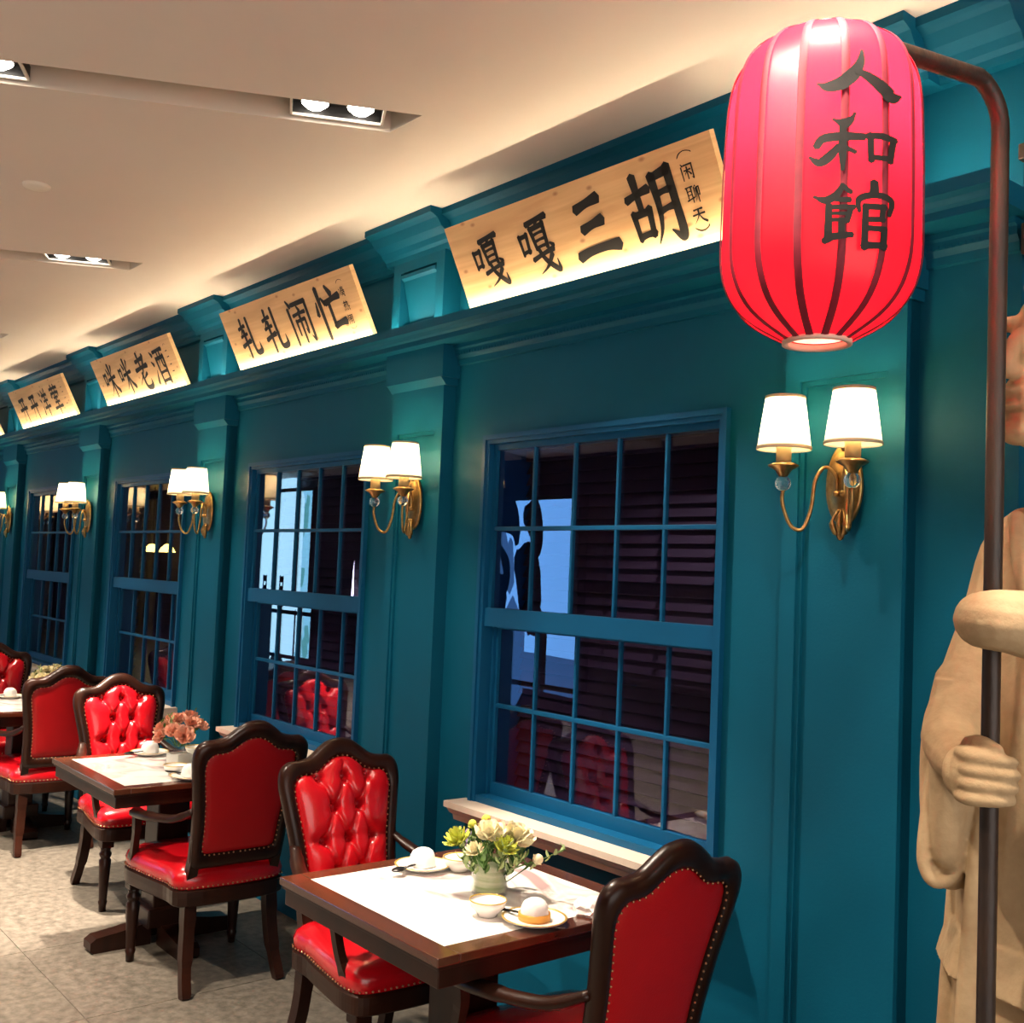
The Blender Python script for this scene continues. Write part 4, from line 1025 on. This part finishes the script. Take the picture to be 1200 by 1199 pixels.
def remesh(name, mb, material, voxel, smooth_it, parent=None, loc=None, **kw):
    me = mb.mesh(name + '_src', None)
    o = bpy.data.objects.new(name + '_src', me); COL.objects.link(o)
    md = o.modifiers.new('r', 'REMESH'); md.mode = 'VOXEL'; md.voxel_size = voxel; md.use_smooth_shade = True
    ms = o.modifiers.new('s', 'SMOOTH'); ms.factor = .5; ms.iterations = smooth_it
    dg = bpy.context.evaluated_depsgraph_get(); me2 = bpy.data.meshes.new_from_object(o.evaluated_get(dg)); me2.name = name
    bpy.data.objects.remove(o); me2.materials.clear(); me2.materials.append(material)
    me2.polygons.foreach_set('use_smooth', [True]*len(me2.polygons))
    return link(name, me2, parent, loc, **kw)
gx, gy = PX-SX, PY-SY             # pole position in statue space
zb = PH
HT = math.radians(-28)
def hd(x, y, z): return (.02 + x*math.cos(HT) - y*math.sin(HT), x*math.sin(HT) + y*math.cos(HT) - .01, zb+1.70 + (z-1.70)*1.38)
body = [
 ('e', [(0, 0, zb, .26, .22), (0, 0, zb+.25, .245, .20), (0, 0, zb+.50, .235, .19), (-.01, -.01, zb+.75, .225, .18), (-.01, -.01, zb+.95, .205, .17), (.01, 0, zb+1.12, .185, .16), (.02, .0, zb+1.28, .18, .145), (.02, 0, zb+1.38, .13, .12), (.01, 0, zb+1.43, .07, .07)], .025),
 ('e', [(0, 0, zb+.515, .268, .220), (0, 0, zb+.54, .262, .215), (0, 0, zb+.60, .245, .20)], .03),
 ('t', [(0, -.01, zb+1.36), (-.01, -.02, zb+1.60)], [.095, .085]),
 ('s', hd(0, -.03, 1.72), .135, (.95, 1.08, 1.22)), ('s', hd(0, -.115, 1.612), .070, (1, 1, .72)), ('s', hd(0, -.09, 1.645), .100, (1, 1, .8)),
 ('t', [hd(0, -.170, 1.735), hd(0, -.200, 1.692), hd(0, -.178, 1.684)], [.014, .022, .018]),
 ('s', hd(0, -.178, 1.655), .027, (1.2, 1.0, .40)), ('s', hd(0, -.174, 1.634), .027, (1.1, 1.0, .40)), ('s', hd(0, -.168, 1.598), .034, (1.05, 1, .75)),
 ('s', hd(.055, -.140, 1.760), .045, (1.1, .8, .32)), ('s', hd(-.055, -.140, 1.760), .045, (1.1, .8, .32)),
 ('s', hd(.052, -.142, 1.728), .024, (1.1, .8, .7)), ('s', hd(-.052, -.142, 1.728), .024, (1.1, .8, .7)),
 ('s', hd(.128, -.02, 1.69), .042, (.5, .7, 1.4)), ('s', hd(-.128, -.02, 1.69), .042, (.5, .7, 1.4)),
 ('s', hd(0, -.005, 1.82), .128, (1, 1.05, .75)), ('s', hd(0, .03, 1.90), .06),
 # near shoulder, upper arm
 ('t', [(-.04, 0, zb+1.35), (-.115, -.01, zb+1.34), (-.150, -.03, zb+1.20), (-.172, -.085, zb+1.06)], [.085, .080, .078, .076]),
 ('t', [(.10, 0, zb+1.34), (.20, -.02, zb+1.30), (.235, -.07, zb+1.22), (.20, -.16, zb+1.17)], [.09, .088, .085, .08]),
 # far forearm in its sleeve, crossing over the pole
 ('t', [(.20, -.16, zb+1.17), (.10, -.30, zb+1.19), (gx+.05, gy-.040, zb+1.205), (gx+.004, gy-.040, zb+1.205)], [.075, .064, .054, .050]),
 # near forearm to the grip and its hanging sleeve
 ('t', [(-.172, -.085, zb+1.06), (-.165, -.19, zb+.97), (gx-.060, gy+.040, zb+.935)], [.074, .058, .042]),
 ('t', [(-.178, -.10, zb+1.06), (-.188, -.13, zb+.94), (-.186, -.15, zb+.82), (-.180, -.160, zb+.715)], [.072, .070, .060, .042], (.75, 1.1), (0, 0, 1)),
 ('t', [(-.150, -.215, zb+.95), (-.160, -.205, zb+.85), (-.168, -.195, zb+.75)], [.042, .036, .030]),
 # rim of the hanging sleeve's mouth
 ('t', [(-.185, -.170, zb+1.00), (-.196, -.205, zb+.90), (-.203, -.215, zb+.80), (-.203, -.217, zb+.73), (-.185, -.208, zb+.695), (-.155, -.188, zb+.715), (-.140, -.185, zb+.79), (-.130, -.195, zb+.88)], [.010, .011, .012, .013, .013, .012, .011, .010]),
 # lapels and folds
 ('t', [(-.09, -.10, zb+1.40), (-.03, -.165, zb+1.24), (.07, -.17, zb+1.06)], [.016, .018, .014]),
 ('t', [(.09, -.10, zb+1.40), (.05, -.160, zb+1.26), (-.02, -.17, zb+1.12)], [.016, .018, .014]),
 ('t', [(-.10, -.165, zb+.95), (-.12, -.185, zb+.6), (-.13, -.20, zb+.05)], [.018, .022, .028]),
 ('t', [(.02, -.18, zb+.95), (.02, -.195, zb+.5), (.03, -.21, zb+.05)], [.018, .024, .03]),
 ('t', [(.12, -.15, zb+.95), (.14, -.165, zb+.5), (.15, -.18, zb+.05)], [.018, .022, .028]),
 ('t', [(-.21, -.04, zb+.9), (-.225, -.06, zb+.5), (-.24, -.06, zb+.05)], [.02, .024, .03]),
 ('t', [(.21, -.04, zb+.9), (.225, -.06, zb+.5), (.24, -.06, zb+.05)], [.02, .024, .03]),
]
# gripping fist around the pole: palm behind, four fingers wrapping the front, thumb across the top
hz_ = zb+.935
body += [('s', (gx-.050, gy+.004, hz_-.002), .044, (.80, .86, 1.10)), ('s', (gx-.036, gy-.020, hz_), .030, (.8, .7, 1.45))]
for k in range(4):
    q = 1.5-k; z = hz_ + .0245*q; L = (.96, 1.06, 1.02, .90)[k]
    body.append(('t', [(gx-.042, gy-.022, z), (gx-.018, gy-.037, z), (gx+.010, gy-.036, hz_ + .0235*q), (gx+.034*L, gy-.024, hz_ + .0222*q - .001), (gx+.044*L, gy-.004, hz_ + .0215*q - .002)], [.0125, .0138, .0128, .0118, .0100]))
body.append(('t', [(gx-.045, gy+.02, hz_+.045), (gx-.01, gy-.012, hz_+.056), (gx+.024, gy-.022, hz_+.048)], [.018, .0145, .012]))
statue = remesh('statue', blobs(body), M['stone'], .0042, 2, None, (SX, SY, 0))
tag(statue, 'pale stone statue of a robed figure gripping the lantern pole', 'statue')

# ------------------------------------------------------------------ across the corridor: what the window glass mirrors
def lightbox(x0, x1, z0, z1, col, label, bits, e=2.4):
    c = (x0+x1)/2; r = empty('lightbox_poster', (c, YF, z0), label=label, cat='poster', group='backlit posters across the corridor')
    w = (x1-x0)/2; h = z1-z0
    fr = MB().box(-w-.06, -w, 0, .12, -.06, h+.06).box(w, w+.06, 0, .12, -.06, h+.06).box(-w, w, 0, .12, -.06, 0).box(-w, w, 0, .12, h, h+.06)
    fr.build('frame', M['lamp_in'], r)
    MB().box(-w, w, 0, .10, 0, h).build('screen', emit('poster_glow', col, e), r)
    for i, (mt, strokes) in enumerate(bits):
        mb = MB()
        for s in strokes:
            vv, ff = ribbon(s, 6); mb.add([(p.x*w, .102 + .001*i, p.y*h) for p in vv], ff)
        mb.build('printed_shape', mt, r)
dk = mat('poster_black', (.012, .016, .03), .6, .2, var=.2); md_ = emit('poster_mid_blue', (.08, .24, .60), 1.0); pale = emit('poster_pale', (.40, .78, 1.0), 1.7); grn = emit('poster_leaf_teal', (.10, .42, .45), 1.2)
fig = [[(-.85, .93, .20), (-.6, .95, .20), (-.35, .90, .16), (-.25, .80, .10)], [(-.95, .80, .18), (-.9, .66, .22)], [(-.1, .92, .08), (.12, .88, .20), (.22, .78, .14), (.16, .70, .06)],
       [(-.9, .50, .30), (-.75, .42, .40), (-.55, .44, .22)], [(-.25, .66, .10), (-.05, .58, .34), (.10, .46, .36), (-.05, .38, .2)], [(-.6, .72, .05), (-.45, .60, .12), (-.5, .5, .08)]]
figm = [[(-.7, .78, .26), (-.62, .62, .34), (-.66, .5, .2)], [(-.4, .74, .10), (-.38, .56, .16)], [(.0, .54, .06), (.06, .46, .06)], [(-.8, .42, .06), (-.68, .40, .08)]]
lightbox(-11.0, -9.25, .35, 2.55, (.16, .47, 1.0), 'blue backlit poster with a black abstract figure, mirrored in a window beside the lantern sconce',
         [(md_, [[(-.9, .05, .16), (.0, .06, .16), (.9, .05, .16)], [(-.3, .0, .3), (-.3, .3, .3)]]), (md_, figm), (dk, fig + [[(-1, .36, .02), (1, .36, .02)], [(-.4, .36, .05), (-.4, .0, .05)], [(.3, .36, .1), (.3, .0, .1)], [(-1, .30, .015), (1, .30, .015)]])])
rl = random.Random(3)
lv = []
for k in range(26):
    sx = rl.choice((-1, 1)); x_ = sx*rl.uniform(.72, .98) if k > 9 else rl.uniform(-.9, .9); z_ = rl.uniform(.05, .95) if k > 9 else rl.uniform(.82, .97)
    a = rl.uniform(0, 6.28); lv.append([(x_, z_, .03), (x_+.1*math.cos(a), z_+.05*math.sin(a), .10), (x_+.22*math.cos(a), z_+.09*math.sin(a), .02)])
def word(x): return [[(x, .46, .03), (x+.1, .46, .03)], [(x, .40, .03), (x+.1, .40, .03)], [(x, .47, .03), (x, .35, .03)], [(x+.1, .47, .03), (x+.1, .35, .03)]]
lightbox(-17.75, -15.55, .15, 2.85, (.22, .62, .85), 'pale blue backlit poster with leafy border, mirrored in a window pane',
         [(grn, lv), (pale, [[(-.35, .3, .72), (-.35, .8, .72)], [(.3, .3, .72), (.3, .8, .72)], [(0, .3, .6), (0, .8, .6)]]), (dk, word(-.45) + word(.1) + [[(-1, .26, .02), (1, .26, .02)], [(-.5, .26, .04), (-.5, 0, .04)], [(.5, .26, .04), (.5, 0, .04)]])], 1.5)
nn = emit('neon_white', (.75, .75, 1.0), 14.0)
nr = empty('neon_letter', (-14.46, YF+.06, 1.12), label='white neon letter N on the dark wall across the corridor', cat='neon sign')
# faces the tables, so its left is +x
MB().tube([(.20, 0, 0), (.20, 0, .62), (-.20, 0, 0), (-.20, 0, .62)], .018, 8).build('letter_tube', nn, nr)
MB().box(-.24, .24, -.06, -.03, -.02, .02).box(-.24, .24, -.06, -.03, .3, .33).build('mount', M['lamp_in'], nr)
cur = mat('grey_curtain', (.38, .33, .30), .8, .1, var=.15, vscale=6)
for k, (a, b) in enumerate(((-24.4, -22.2), (-31.5, -29.2))):
    cb = MB()
    n = 40; v = []; f = []
    for i in range(n+1):
        x = a+(b-a)*i/n; y = YF+.08+.04*math.sin(i*1.3)
        v += [(x, y, .02), (x, y, 2.9)]
    for i in range(n): f.append((2*i, 2*i+2, 2*i+3, 2*i+1))
    ob = cb.add(v, f, True).build('curtain', cur); tag(ob, ['pleated grey curtain mirrored in the window behind the peach-rose table', 'pleated grey curtain mirrored in the window beside the cream-rose table'][k], 'curtain', 'curtains across the corridor')
yl = emit('yellow_lamp_glow', (1.0, .70, .12), 7.0)
for k, x in enumerate((-21.3, -20.5)):
    pr = empty('pendant_lamp', (x, YF+.5, 1.78), label=['yellow pendant lamp hanging beside the grey curtain across the corridor', 'yellow pendant lamp hanging farther from the grey curtain across the corridor'][k], cat='lamp', group='yellow pendant lamps across the corridor')
    MB().lathe([(.0001, .16), (.05, .15), (.12, .08), (.16, 0), (.15, 0), (.0001, .10)], 20).build('shade', yl, pr)
    MB().tube([(0, 0, .15), (0, 0, H-1.78)], .008, 6).build('cord', M['lamp_in'], pr)
